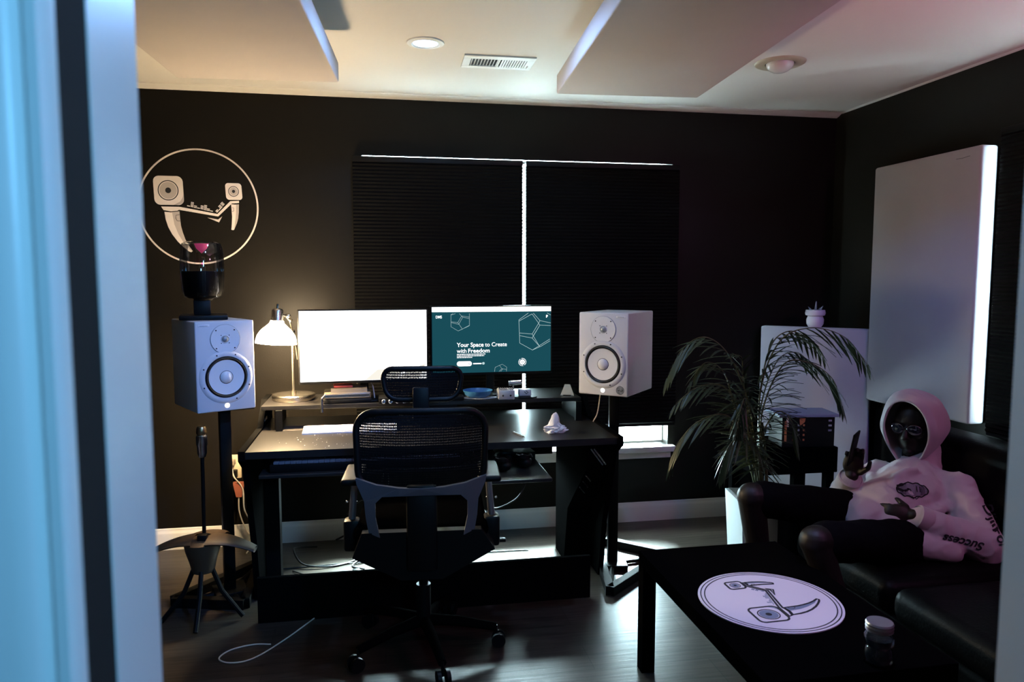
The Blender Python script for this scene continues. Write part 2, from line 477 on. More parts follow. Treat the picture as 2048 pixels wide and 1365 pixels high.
def window(name, axis, a0, a1, z0, z1, face):
    t = bpy.data.objects.new(name, None); C.objects.link(t); struct(t)
    def P(lo, hi):
        if axis == 'x': return (lo[0], face + lo[1], lo[2]), (hi[0], face + hi[1], hi[2])
        return (face + lo[1], lo[0], lo[2]), (face + hi[1], hi[0], hi[2])
    b = MB(); f = .006
    for lo, hi in (((a0, .08, z0), (a0 + f, .12, z1)), ((a1 - f, .08, z0), (a1, .12, z1)), ((a0 + f, .08, z0), (a1 - f, .12, z0 + .012)), ((a0 + f, .08, z1 - .012), (a1 - f, .12, z1))):
        b.box(*P(lo, hi))
    b.build('window_frame', M_trim, t, smooth=False)
    b = MB(); b.box(*P((a0 + f, .098, z0 + .012), (a1 - f, .102, z1 - .012))); b.build('window_pane', M_glass, t, smooth=False)
    return t


w1 = window('window_1', 'x', WX0, WX1, WZ0, WZ1, YB)
b = MB(); b.box((-.12, YB - .045, .425), (1.725, YB + .08, .46), .004); b.box((-.10, YB - .018, .385), (1.705, YB, .425), .003)
b.build('window_sill', M_trim, w1)
w2 = window('window_2', 'y', SY0, SY1, SZ0, SZ1, XR)


def cell_shade(name, label, P, w0, w1_, ztop, zbot, cord=None):
    """P(w, d, z) -> xyz; honeycomb shade hanging between two rails"""
    t = thing(name, label, 'window shade', P((w0 + w1_) / 2, .02, zbot))
    inv = Vector(t.location)
    f = lambda w_, d, z: tuple(Vector(P(w_, d, z)) - inv)
    def bx(mb, a, b_, bev=0):
        A, B = Vector(f(*a)), Vector(f(*b_)); mb.box([min(A[i], B[i]) for i in range(3)], [max(A[i], B[i]) for i in range(3)], bev); return mb
    bx(MB(), (w0, .0005, ztop - .030), (w1_, .055, ztop), .004).build('headrail', M_bplas, t)
    bx(MB(), (w0, .014, zbot), (w1_, .046, zbot + .014), .004).build('bottom_rail', M_bplas, t)
    n = int((ztop - .03 - zbot - .014) / .019); z0 = zbot + .014; dz = (ztop - .03 - z0) / n
    poly = []
    for k in range(n + 1):
        poly.append((.044, z0 + k * dz))
        if k < n: poly.append((.052, z0 + (k + .5) * dz))
    poly += [(.030, z0 + n * dz)]
    for k in range(n, -1, -1):
        poly.append((.020, z0 + k * dz))
        if k > 0: poly.append((.012, z0 + (k - .5) * dz))
    mb = MB()
    A = [mb.bm.verts.new(f(w0, d, z)) for d, z in poly]; B = [mb.bm.verts.new(f(w1_, d, z)) for d, z in poly]
    for k in range(len(poly)):
        k2 = (k + 1) % len(poly); mb.bm.faces.new((A[k], A[k2], B[k2], B[k]))
    mb.bm.faces.new(A[::-1]); mb.bm.faces.new(B)
    mb.build('pleated_fabric', M_blind, t, smooth=False)
    return t


PB = lambda w_, d, z: (w_, YB - d, z)
cell_shade('cellular_shade', 'black pleated cellular shade behind the monitors, left half of the wide window', PB, -0.137, 0.790, 2.110, .585)
s2 = cell_shade('cellular_shade', 'black pleated cellular shade behind the right speaker, right half of the wide window', PB, 0.809, 1.716, 2.110, .585)
PR = lambda w_, d, z: (XR - d, w_, z)
cell_shade('cellular_shade', 'black pleated shade on the right-hand wall at the frame edge, beside the tall acoustic panel', PR, 1.70, 2.83, 2.113, .75)


# ------------------------------------------------------------------ ceiling things
def cloud(cx, cy, rz, label):
    t = thing('acoustic_panel', label, 'acoustic panel', (cx, cy, 2.25), rz, 'acoustic panels hung under the ceiling')
    MB().box((-.315, -.61, 0), (.315, .61, .082), .007, seg=3).build('fabric_panel', M_panelc, t)
    for sx in (-.22, .22):
        for sy in (-.45, .45): MB().box((sx - .012, sy - .012, .082), (sx + .012, sy + .012, H - 2.25)).build('hanger', M_trim, t, smooth=False)
    return t


cloud(-.508, 2.535, radians(-3.8), 'pale fabric acoustic panel hung under the ceiling at the left')
cloud(1.035, 2.515, radians(-3.8), 'pale fabric acoustic panel hung under the ceiling between the vent and the eyeball light')

t = thing('recessed_light', 'lit recessed LED ceiling light glowing blue white beside the air vent', 'ceiling light', (.202, 3.179, H))
MB().lathe([(.052, -.001), (.060, -.008), (.078, -.004), (.080, 0)], n=48).build('trim_ring', M_trim, t)
MB().lathe([(0, -.005), (.052, -.003)], n=48).build('diffuser', M_led, t)

t = thing('eyeball_light', 'unlit recessed eyeball ceiling light with a swivelling white globe, at the right', 'ceiling light', (1.823, 3.178, H))
MB().lathe([(.062, .0), (.066, -.006), (.100, -.010), (.112, -.004), (.114, 0)], n=48).build('trim_ring', M_brass if False else mat('aged_trim', (.45, .38, .27), .5), t)
b = MB(); b.sph((0, 0, -.002), .062, 32, 18, (1, 1, .72)); b.build('globe', mat('pearl_bulb', (.62, .58, .54), .18, coat=.5), t)
MB().lathe([(.060, .02), (.0601, -.004), (.066, -.004)], n=40).build('socket', M_bplas, t)

t = thing('air_vent', 'white slatted air vent in the ceiling beside the lit recessed light', 'air vent', (.548, 3.39, H), radians(-1))
b = MB(); x0, x1, y0, y1 = -.165, .160, -.095, .095
for lo, hi in (((x0, y0), (x1, y0 + .045)), ((x0, y1 - .035), (x1, y1)), ((x0, y0 + .045), (x0 + .035, y1 - .035)), ((x1 - .035, y0 + .045), (x1, y1 - .035)), ((-.006, y0 + .045), (.004, y1 - .035))):
    b.box((lo[0], lo[1], -.007), (hi[0], hi[1], 0), .0015)
b.build('vent_frame', M_trim, t)
MB().box((x0 + .03, y0 + .04, -.0008), (x1 - .03, y1 - .03, -.0002)).build('shade_sheet', M_flatblack, t, smooth=False)  # flat black sheet, colours in the shade behind the slats
for k in range(9):
    xx = x0 + .040 + k * .0145
    MB().box((xx, y0 + .045, -.006), (xx + .003, y1 - .035, -.001), rot=Matrix.Rotation(radians(38), 3, 'Y')).build('slat', M_trim, t, smooth=False)
for k in range(10):
    xx = .010 + k * .0115
    MB().box((xx, y0 + .045, -.007), (xx + .0085, y1 - .035, -.005), rot=Matrix.Rotation(radians(-12), 3, 'Y')).build('slat', M_trim, t, smooth=False)
MB().box((.135, .02, -.014), (.139, .05, -.006)).build('lever', M_trim, t, smooth=False)

# ------------------------------------------------------------------ wall and corner acoustic panels
t = thing('acoustic_panel', 'tall pale fabric acoustic panel mounted on the right-hand wall beside the dark shade', 'acoustic panel', (2.698, 3.24, .787))
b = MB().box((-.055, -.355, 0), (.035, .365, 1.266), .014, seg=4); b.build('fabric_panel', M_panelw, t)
MB().tube([(-.056, -.29, 1.225), (-.057, -.25, 1.221), (-.056, -.21, 1.222)], .0009, 5).build('scuff', M_print, t)
ca, cb = Vector((2.25, 4.03, 0)), Vector((2.690, 3.63, 0)); cd = (cb - ca); ang = atan2(cd.y, cd.x)
t = thing('acoustic_panel', 'pale fabric acoustic panel standing across the back right corner behind the palm', 'acoustic panel', ((ca + cb) / 2), ang)
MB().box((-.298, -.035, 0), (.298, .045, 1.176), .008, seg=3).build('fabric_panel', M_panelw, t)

# small white pot on the corner panel
t = thing('flower_pot', 'small white pot with a stubby plant, standing on top of the corner panel', 'pot', (2.475, 3.845, 1.176))
MB().lathe([(0, 0), (.034, 0), (.046, .02), (.048, .045), (.040, .066), (.052, .070), (.056, .082), (.052, .100), (.046, .100), (.044, .085), (0, .084)], n=36).build('pot', mat('pink_white_ceramic', (.66, .60, .64), .4), t)
b = MB()
for k in range(9):
    a = k * 2.4; b.cone((.018 * cos(a), .018 * sin(a), .085), (.040 * cos(a), .040 * sin(a), .118 + .01 * sin(k * 3)), .009, .001, 8)
b.cone((0, 0, .085), (.004, 0, .150), .008, .003, 8)
b.build('succulent', mat('grey_succulent', (.25, .30, .30), .5), t)


# ------------------------------------------------------------------ emblem
def emblem_shapes():
    q = lambda pts: [((x - 542) / 482.0, -(y - 543) / 470.0) for x, y in pts]
    S = {'fill': [], 'shade': [], 'line': [], 'dots': [], 'bars': []}
    def rr(x0, y0, x1, y1, r, lean):
        out = []
        for u, v in rrect((x0 + x1) / 2, (y0 + y1) / 2, x1 - x0, y1 - y0, r): out.append((u + lean * (v - (y0 + y1) / 2) / (y1 - y0), v))
        return q(out)
    S['fill'].append(rr(193, 299, 425, 532, 46, 8))
    S['fill'].append(rr(761, 346, 892, 482, 26, 8))
    S['fill'].append(q([(246, 546), (385, 546), (402, 548), (690, 600), (795, 494), (866, 489), (866, 507), (808, 512), (695, 620), (385, 570), (372, 578), (320, 584), (264, 574)]))
    S['fill'].append(q([(608, 630), (694, 645), (727, 619), (700, 668)]))
    S['fill'].append(q([(270, 588), (320, 592), (388, 582), (391, 640), (396, 700), (408, 752), (426, 808), (452, 862), (482, 905), (470, 915), (448, 905), (405, 868), (365, 826), (325, 770), (296, 712), (278, 650)]))
    S['fill'].append(q([(802, 518), (832, 521), (865, 518), (862, 580), (856, 630), (845, 670), (820, 727), (812, 730), (798, 727), (803, 680), (807, 620)]))
    S['shade'].append(q([(330, 592), (388, 582), (391, 640), (396, 700), (408, 752), (426, 808), (452, 862), (478, 905), (420, 850), (375, 770), (345, 690)]))
    S['shade'].append(q([(842, 520), (865, 518), (862, 580), (856, 630), (845, 670), (820, 727), (832, 650), (840, 590)]))
    S['shade'].append(q([(425, 440), (427, 500), (412, 522), (370, 532), (345, 532), (395, 505), (418, 470)]))
    c = lambda x, y, r, n=36: q([(x + r * cos(2 * pi * k / n), y + r * sin(2 * pi * k / n)) for k in range(n)])
    S['shade'].append(c(306, 415, 68)); S['shade'].append(c(825, 413, 32))
    S['dots'].append(c(306, 415, 23, 24)); S['dots'].append(c(825, 413, 13, 20))
    S['line'].append((c(306, 415, 78), 7.5, True)); S['line'].append((c(825, 413, 40), 5.5, True))
    S['line'].append((q([(388, 610), (360, 614), (358, 640), (368, 660), (391, 661)]), 4, False))
    S['line'].append((q([(808, 547), (822, 547), (822, 574), (812, 578), (807, 575)]), 3, False))
    def bar(x, y, a=0, w_=23, h_=7):
        ca_, sa_ = cos(a), sin(a)
        S['bars'].append(q([(x + u * ca_ - v * sa_, y + u * sa_ + v * ca_) for u, v in ((-w_ / 2, -h_ / 2), (w_ / 2, -h_ / 2), (w_ / 2, h_ / 2), (-w_ / 2, h_ / 2))]))
    for x, y0, n_ in ((462, 538, 1), (489, 543, 4), (515, 549, 2), (540, 554, 1), (567, 559, 3), (593, 566, 4), (617, 571, 2), (642, 576, 1)):
        for k in range(n_): bar(x + k * 1.5, y0 - k * 11, .17)
    for x, y0, n_ in ((692, 578, 2), (710, 560, 1), (722, 547, 3), (740, 524, 3)):
        for k in range(n_): bar(x - k * 9 * .8, y0 - k * 9 * .8, -.78)
    return S


def stroke(mb, pts, wd, closed, f, w0, w1_):
    n = len(pts); L, R = [], []
    for i in range(n):
        a = Vector(pts[(i - 1) % n] if closed or i > 0 else pts[i]); c_ = Vector(pts[(i + 1) % n] if closed or i < n - 1 else pts[i]); p = Vector(pts[i])
        d = (c_ - a); d = d.normalized() if d.length > 1e-9 else Vector((1, 0)); nn = Vector((-d.y, d.x)) * wd / 2
        L.append(p + nn); R.append(p - nn)
    rng = range(n) if closed else range(n - 1)
    for i in rng:
        j = (i + 1) % n
        mb.prism([tuple(L[i]), tuple(L[j]), tuple(R[j]), tuple(R[i])], (w0, w1_), f)


def emblem(parent, f, S, m_fill, m_shade, m_line, base, outline=0.0, th=.0003):
    """f(u,v,w) maps unit-circle coords and height to local xyz"""
    if outline:
        mb = MB()
        for p in S['fill']: stroke(mb, p, outline, True, f, base, base + th * 3.2)
        mb.build('emblem_outline', m_line, parent, smooth=False)
    mb = MB()
    for p in S['fill'] + S['bars']: mb.prism(p, (base, base + th), f)
    mb.build('emblem_figure', m_fill, parent, smooth=False)
    for p in S['shade']: MB().prism(p, (base + th, base + th * 2), f).build('emblem_shading', m_shade, parent, smooth=False)
    for p in S['dots']: MB().prism(p, (base + th * 2, base + th * 3), f).build('emblem_dot', m_line, parent, smooth=False)
    for p, wd, cl in S['line']:
        mb = MB(); stroke(mb, p, wd / 482.0, cl, f, base + th, base + th * 3); mb.build('emblem_line', m_line, parent, smooth=False)


def ring(mb, r0, r1, f, w0, w1_, n=96):
    for k in range(n):
        a, b_ = 2 * pi * k / n, 2 * pi * (k + 1) / n
        mb.prism([(r0 * cos(a), r0 * sin(a)), (r1 * cos(a), r1 * sin(a)), (r1 * cos(b_), r1 * sin(b_)), (r0 * cos(b_), r0 * sin(b_))], (w0, w1_), f)


SH = emblem_shapes()
t = thing('wall_emblem', 'large ringed emblem of two speakers on arms, on the black wall above the left speaker', 'wall decal', (-.930, YB, 1.832))
Rw = .300
f = lambda u, v, w_: (u * Rw, -w_, v * Rw)
mb = MB(); ring(mb, .972, 1.0, f, .0003, .0012); mb.build('ring', M_decal, t, smooth=False)
emblem(t, f, SH, M_decal, M_decal2, M_dline, .0003)

# ------------------------------------------------------------------ desk
t = thing('studio_desk', 'black studio desk with a raised back shelf and slanted sides, behind the chair', 'desk', (.23, 3.45, 0))
DXc, DYc = .23, 3.45
def L(x, y, z): return (x - DXc, y - DYc, z)
ZT = .745
MB().prism([(-.556 - DXc, 3.09 - DYc), (1.035 - DXc, 3.09 - DYc), (1.035 - DXc, 3.86 - DYc), (-.556 - DXc, 3.86 - DYc)], (ZT - .03, ZT)).build('worktop', M_desk, t, smooth=False)
MB().box(L(-.556, 3.52, .842), L(.985, 3.86, .862), .002).build('upper_shelf', M_desk, t, smooth=False)
# sloped apron between worktop and shelf sides
def sidecheek(x0, x1):
    return MB().prism([(y - DYc, z) for y, z in ((3.075, .712), (3.075, .752), (3.56, .756), (3.70, .866), (3.87, .866), (3.87, .0), (3.36, .0), (3.30, .30), (3.16, .66))], (x0 - DXc, x1 - DXc), lambda u, v, w_: (w_, u, v))
sidecheek(-.582, -.556).build('side_cheek', M_matte, t, smooth=False)
sidecheek(1.035, 1.06).build('side_cheek', M_matte, t, smooth=False)
for xx in (-.49, .955):
    MB().box(L(xx, 3.50, ZT), L(xx + .03, 3.53, .842)).build('shelf_support', M_black, t, smooth=False)
for x0 in (-.5, .97):
    MB().box(L(x0, 3.54, ZT), L(x0 + .015, 3.85, .842)).build('shelf_side', M_black, t, smooth=False)
MB().box(L(.18, 3.52, ZT), L(.36, 3.54, .842)).build('shelf_support', M_black, t, smooth=False)
b = MB(); b.box(L(-.5555, 3.60, .775), L(-.5535, 3.68, .79), .0005)
b.build('slotted_plate', M_steel, t)
MB().box(L(-.556, 3.55, .0), L(-.49, 3.62, ZT - .03)).build('leg', M_black, t, smooth=False)
for x0, x1 in ((-.49, .715), (.755, .915)):
    MB().box(L(x0, 3.835, .50), L(x1, 3.85, ZT - .03)).build('rear_panel', M_matte, t, smooth=False)
# rack pedestal at the right
ped = [(3.14, .70), (3.75, .715), (3.75, 0), (3.57, 0), (3.50, .30), (3.20, .56), (3.14, .62)]
b = MB()
b.prism([(y - DYc, z) for y, z in ped], (.915 - DXc, 1.034 - DXc), lambda u, v, w_: (w_, u, v))
b.build('rack_pedestal', M_matte, t, smooth=False)
def pf(z): return 3.135 if z > .62 else (3.135 + (.62 - z) if z > .56 else 3.195 + (.56 - z) * 1.15)
for (xa, za), (xb, zb) in (((.925, .545), (.960, .505)), ((.925, .505), (.962, .462)), ((.922, .465), (.962, .420)), ((.925, .690), (.985, .610)), ((.940, .690), (.998, .612))):
    MB().tube([L(xa, pf(za) - .004, za), L(xb, pf(zb) - .004, zb)], .004, 6).build('rack_slot', M_steel, t)
MB().box(L(-.50, 3.05, .640), L(.42, 3.40, .655), .003).build('keyboard_tray', M_desk, t, smooth=False)
MB().box(L(.42, 2.93, .605), L(.70, 3.42, .620), .003).build('side_tray', M_desk, t, smooth=False)
for xx in (-.48, .42, .69):
    MB().box(L(xx, 3.38, .60), L(xx + .012, 3.41, ZT - .03)).build('tray_bracket', M_black, t, smooth=False)
MB().box(L(-.53, 3.12, .0), L(.925, 3.14, .196)).build('foot_rail', M_matte, t, smooth=False)

# midi keyboard on the tray
t = thing('keyboard_controller', 'dark piano keyboard controller on the tray under the desk front', 'musical keyboard', (-.06, 3.17, .655))
MB().box((-.40, -.09, 0), (.40, .10, .035), .004).build('body', M_bplas, t)
for k in range(34):
    MB().box((-.385 + k * .0227, -.088, .0355), (-.385 + k * .0227 + .0215, .035, .045), .001).build('key', mat('dim_key', (.10, .11, .13), .4), t, smooth=False)

# ------------------------------------------------------------------ monitors
def monitor(label, cx, cy, cz, yaw, Wm, Hm, content):
    t = thing('computer_monitor', label, 'monitor', (cx, cy, .863), yaw, 'monitors on the desk shelf')
    z0 = cz - .863 - Hm / 2; z1 = z0 + Hm
    b = MB(); b.box((-Wm / 2, -.006, z0), (Wm / 2, .030, z1), .004, seg=3); b.build('bezel', M_bplas, t)
    b = MB(); b.box((-.12, .03, (z0 + z1) / 2 - .10), (.12, .055, (z0 + z1) / 2 + .10), .01); b.build('rear_housing', M_bplas, t)
    b = MB(); b.box((-.02, .055, .008), (.02, .075, (z0 + z1) / 2 + .04), .003); b.build('stand_post', M_bplas, t)
    b = MB(); b.box((-.10, -.03, 0), (.10, .11, .010), .004); b.build('stand_base', M_bplas, t)
    s = MB().box((-Wm / 2 + .007, -.0075, z0 + .013), (Wm / 2 - .007, -.0062, z1 - .006)).build('screen', content, t, smooth=False)
    return t, s, z0 + .013, z1 - .006, Wm / 2 - .007


t, s, z0, z1, hw = monitor('wide computer monitor showing a blank bright white screen, beside the desk lamp', -.080, 3.575, 1.132, radians(4), .614, .356, M_screenw)
MB().prism([(u, v) for u, v in ((hw - .145, z0 + .001), (hw - .04, z0 + .001), (hw, z0 + .07), (hw, z0 + .001), (hw - .001, z0 + .001), (hw - .02, z0 + .001), (hw - .145, z0 + .001))][:2] + [(hw - .005, z0 + .075), (hw - .10, z0 + .035)], (-.0082, -.0076), lambda u, v, w_: (u, w_, v)).build('cream_shape', M_screenc, s, smooth=False)
MB().prism([(hw - .30, z0 + .001), (hw - .146, z0 + .001), (hw - .11, z0 + .055), (hw - .24, z0 + .05)], (-.0082, -.0076), lambda u, v, w_: (u, w_, v)).build('cream_shape', M_screenc, s, smooth=False)

t, s, z0, z1, hw = monitor('wide computer monitor with a dark teal web page and white writing', .553, 3.64, 1.146, radians(1.5), .622, .350, M_screent)
# page coordinates from the zoomed photograph: u 75..1920, v 170..1178
def U(x, y): return (-hw + (x - 75) / 1845.0 * 2 * hw, z1 - (y - 170) / 1008.0 * (z1 - z0))
fs = lambda u, v, w_: (u, w_, v)
MB().prism([(-hw, z1 - .024 * 1.0), (hw, z1 - .024), (hw, z1), (-hw, z1)], (-.0085, -.0076), fs).build('browser_bar', M_screenw, s, smooth=False)
def lines(segs, wd, name='line_drawing'):
    mb = MB()
    for a, c_ in segs: stroke(mb, [U(*a), U(*c_)], wd, False, fs, -.0083, -.0076)
    return mb.build(name, M_screenl, s, smooth=False)
lines([((1412, 375), (1560, 270)), ((1412, 395), (1620, 285)), ((1412, 375), (1425, 735)), ((1425, 735), (1627, 848)), ((1627, 848), (1752, 795)), ((1627, 848), (1905, 680)), ((1752, 798), (1908, 708)), ((1425, 578), (1622, 598)), ((1425, 620), (1622, 660)), ((1622, 598), (1745, 800)), ((1622, 660), (1725, 775)), ((1622, 598), (1725, 430)), ((1645, 618), (1745, 460)), ((1620, 285), (1725, 430)), ((1640, 272), (1745, 390)), ((1745, 390), (1918, 428)), ((1745, 460), (1918, 470)), ((1622, 660), (1745, 460)), ((1720, 430), (1745, 460)), ((1860, 272), (1918, 305)), ((1725, 430), (1745, 390))], .0017)
lines([((360, 285), (395, 268)), ((360, 292), (430, 268)), ((362, 280), (362, 468)), ((362, 468), (470, 533)), ((470, 533), (640, 458)), ((530, 508), (643, 448)), ((643, 268), (643, 458)), ((362, 392), (465, 405)), ((362, 405), (480, 432)), ((465, 405), (525, 305)), ((480, 432), (540, 325)), ((465, 405), (535, 505)), ((488, 268), (540, 325)), ((525, 305), (643, 325)), ((540, 325), (643, 345)), ((470, 533), (530, 508))], .0011)
lines([((1030, 1172), (1038, 1105)), ((1038, 1105), (1150, 1058)), ((1150, 1058), (1220, 1105)), ((1220, 1105), (1216, 1172)), ((1105, 1075), (1145, 1128)), ((1145, 1128), (1216, 1140)), ((1145, 1128), (1098, 1172)), ((1160, 1130), (1125, 1172))], .0009)
RX = Matrix.Rotation(pi / 2, 4, 'X')
def stext(txt, x, y, size, bold=0.0, width=None, name='lettering'):
    u, v = U(x, y); mb = text_bm(txt, size, bold)
    if width:
        xs = [q.co.x for q in mb.bm.verts]; xf(mb, Matrix.Diagonal((width * 2 * hw / 1845.0 / (max(xs) - min(xs)), 1, 1, 1)))
    xf(mb, Matrix.Translation((u, -.0085, v)) @ RX)
    return mb.build(name, M_screenk, s, smooth=False)
k_ = 2 * hw / 1845.0
stext('Your Space', 450, 778, .0295, .0004, 412); stext('to Create', 882, 778, .0295, .0001, 340)
stext('with', 448, 870, .0295, .0001, 148); stext('Freedom', 616, 870, .0295, .0004, 332)
stext('DMS', 130, 338, .0190, .0003, 92); stext('P', 1842, 342, .0175, .001)
mb = MB()
for y, x1 in ((893, 890), (918, 868), (942, 682)):
    x = 450
    while x < x1:
        l = random.choice((14, 22, 30, 38)); mb.prism([U(x, y + 6), U(min(x + l, x1), y + 6), U(min(x + l, x1), y - 6), U(x, y - 6)], (-.0084, -.0076), fs); x += l + 7
for y, x0, x1 in ((1040, 698, 826),):
    mb.prism([U(x0, y + 9), U(x1, y + 9), U(x1, y - 9), U(x0, y - 9)], (-.0084, -.0076), fs)
mb.build('small_print', M_screenk, s, smooth=False)
mb = MB(); mb.prism([U(x, y) for x, y in rrect(562, 1038, 230, 76, 37)], (-.0084, -.0076), fs)
def circ(x, y, r, n=28): return [U(x + r * cos(2 * pi * k / n), y - r * sin(2 * pi * k / n)) for k in range(n)]
mb.build('page_button', M_screenk, s, smooth=False)
mb = MB(); mb.prism(circ(856, 1038, 20), (-.0084, -.0076), fs); mb.build('page_button', M_screenl, s, smooth=False)
mb = MB(); mb.prism(circ(1467, 1032, 40), (-.0084, -.0076), fs); mb.build('page_badge', M_screenk, s, smooth=False)
mb = MB(); stroke(mb, circ(640, 1040, 12), .0016, True, fs, -.0088, -.0085); stroke(mb, circ(1467, 1032, 14), .0022, True, fs, -.0088, -.0085)
mb.build('button_mark', M_screent, s, smooth=False)
mb = MB()
for k in range(22):
    if k % 11 in (4,): continue
    a = 2 * pi * k / 22; mb.prism([U(1467 + r * cos(a + d), 1032 + r * sin(a + d)) for r, d in ((52, -.09), (62, -.09), (62, .09), (52, .09))], (-.0084, -.0076), fs)
mb.prism([U(142, 1108), U(155, 1108), U(155, 1080), U(142, 1080)], (-.0084, -.0076), fs)
mb.build('badge_text', M_screenk, s, smooth=False)


# ------------------------------------------------------------------ studio speakers
def speaker(label, loc, yaw, badge_x, sticker):
    t = thing('studio_speaker', label, 'speaker', loc, yaw, 'white studio speakers')
    Wd, Hh, Dp = .250, .392, .334; y0 = -Dp / 2
    MB().box((-Wd / 2, y0, 0), (Wd / 2, Dp / 2, Hh), .006, seg=3).build('cabinet', M_spk, t)
    F = (0, -1, 0)
    wz, tz = .148, .313
    MB().lathe([(.089, -.001), (.091, .005), (.100, .0075), (.112, .003), (.116, -.001)], (0, y0, wz), F, 64).build('woofer_ring', M_spk, t)
    MB().lathe([(.074, -.004), (.077, .004), (.083, .008), (.088, .005), (.0905, .0)], (0, y0, wz), F, 64).build('rubber_surround', M_surr, t)
    MB().lathe([(.027, .0006), (.05, .0018), (.068, .0035), (.0755, .005)], (0, y0, wz), F, 64).build('woofer_cone', M_cone, t)
    MB().lathe([(0, .0135), (.010, .0125), (.018, .009), (.0245, .004), (.027, .0005)], (0, y0, wz), F, 48).build('dust_cap', M_cone, t)
    MB().lathe([(.026, .0006), (.0275, .0016), (.029, .0006)], (0, y0, wz), F, 48).build('cap_seam', M_surr, t)
    MB().lathe([(.017, .0006), (.03, .0016), (.05, .003), (.0615, .0035), (.0635, -.001)], (0, y0, tz), F, 64).build('tweeter_plate', M_cone, t)
    MB().lathe([(.0645, .0004), (.0638, .0012), (.063, .0004)], (0, y0, tz), F, 64).build('plate_seam', M_grey, t)
    MB().lathe([(0, .009), (.007, .008), (.013, .004), (.015, .001)], (0, y0, tz), F, 32).build('tweeter_dome', M_grey, t)
    MB().lathe([(.0145, .001), (.016, .0045), (.0185, .001)], (0, y0, tz), F, 40).build('tweeter_rim', M_white, t)
    for k in range(8):
        a = radians(22.5 + 45 * k) if k % 2 == 0 else radians(22.5 + 45 * k)
        if k in (5,): continue
        MB().lathe([(0, .0078), (.0032, .0076), (.0034, .004)], (.1035 * cos(a), y0, wz + .1035 * sin(a)), F, 12).build('screw', M_surr, t)
    for k in range(4):
        a = radians(45 + 90 * k)
        MB().lathe([(0, .0048), (.0030, .0046), (.0032, .002)], (.055 * cos(a), y0, tz + .055 * sin(a)), F, 12).build('screw', M_surr, t)
        MB().lathe([(0, .0028), (.0020, .0026), (.0022, .001)], (.024 * cos(a), y0, tz + .024 * sin(a)), F, 10).build('screw', M_surr, t)
    MB().lathe([(0, .0035), (.009, .003), (.0105, .0006), (.0105, -.001)], (0, y0, .024), F, 28).build('power_light', M_power, t)
    b = MB().box((badge_x - .024, y0 - .0012, .368), (badge_x + .024, y0 + .001, .3785), .0004); bd = b.build('badge', M_white, t)
    mb = text_bm('STUDIO', .0075, .0); xf(mb, Matrix.Translation((badge_x - .015, y0 - .0014, .3705)) @ Matrix.Rotation(pi / 2, 4, 'X'))
    bm_ = MB()
    for k in range(9): bm_.box((badge_x - .016 + k * .0036, y0 - .0017, .3715), (badge_x - .016 + k * .0036 + .0022, y0 - .0012, .3745))
    mb.bm.free(); bm_.build('badge_print', M_discg, bd, smooth=False)
    if sticker:
        Rs = .020
        f2 = lambda u, v, w_: (.088 + u * Rs, y0 - w_, .030 + v * Rs)
        mb = MB(); ring(mb, .95, 1.0, f2, .0003, .0006, 48); mb.prism([(1.0 * cos(a * pi / 24), 1.0 * sin(a * pi / 24)) for a in range(48)], (.0001, .0003), f2)
        st = mb.build('sticker', M_grey, t, smooth=False)
        mb = MB()
        for p in SH['fill']: stroke(mb, p, .05, True, f2, .0004, .0008)
        ring(mb, .93, 1.0, f2, .0004, .0008, 48)
        mb.build('sticker_print', M_print, st, smooth=False)
    return t


speaker('white studio speaker at the left, under the glass vessel', (-.745, 3.450, .883), radians(30), -.088, False)
speaker('white studio speaker on the right of the desk, round sticker on its front', (1.137, 3.420, .905), radians(-40.5), .088, True)


def spk_stand(label, cx, cy, top, tri, yaw):
    t = thing('speaker_stand', label, 'speaker stand', (cx, cy, 0), 0, 'black steel speaker stands')
    MB().box((-.11, -.12, top - .006), (.11, .12, top), .001, rot=Matrix.Rotation(yaw, 3, 'Z')).build('top_plate', M_black, t, smooth=False)
    MB().box((-.024, -.024, .03), (.024, .024, top - .006), .003, rot=Matrix.Rotation(yaw, 3, 'Z')).build('column', M_black, t)
    P = [Vector((x - cx, y - cy, .022)) for x, y in tri]
    for i in range(3):
        a, b_ = P[i], P[(i + 1) % 3]; d = b_ - a; ang = atan2(d.y, d.x)
        mb = MB(); mb.box((0, -.02, -.022), (d.length, .02, .022), .002)
        mb.build('base_bar', M_black, t, smooth=False, loc=a, rot=(0, 0, ang))
    mb = MB(); mb.box((-.07, -.07, .0), (.07, .07, .030), .002, rot=Matrix.Rotation(yaw, 3, 'Z')); mb.build('base_plate', M_black, t, smooth=False)
    mb = MB()
    for p in P: mb.tube([p + Vector((0, 0, -.01)), Vector((0, 0, .015))], .012, 8)
    mb.build('spokes', M_black, t)
    return t


spk_stand('black steel speaker stand with a triangular base beside the right end of the desk', 1.137, 3.45, .905, ((1.02, 3.12), (1.45, 3.50), (1.14, 3.79)), radians(-10))
spk_stand('black steel speaker stand with a bar base under the left speaker', -.705, 3.45, .883, ((-.93, 3.36), (-.62, 3.76), (-.61, 3.28)), radians(20))

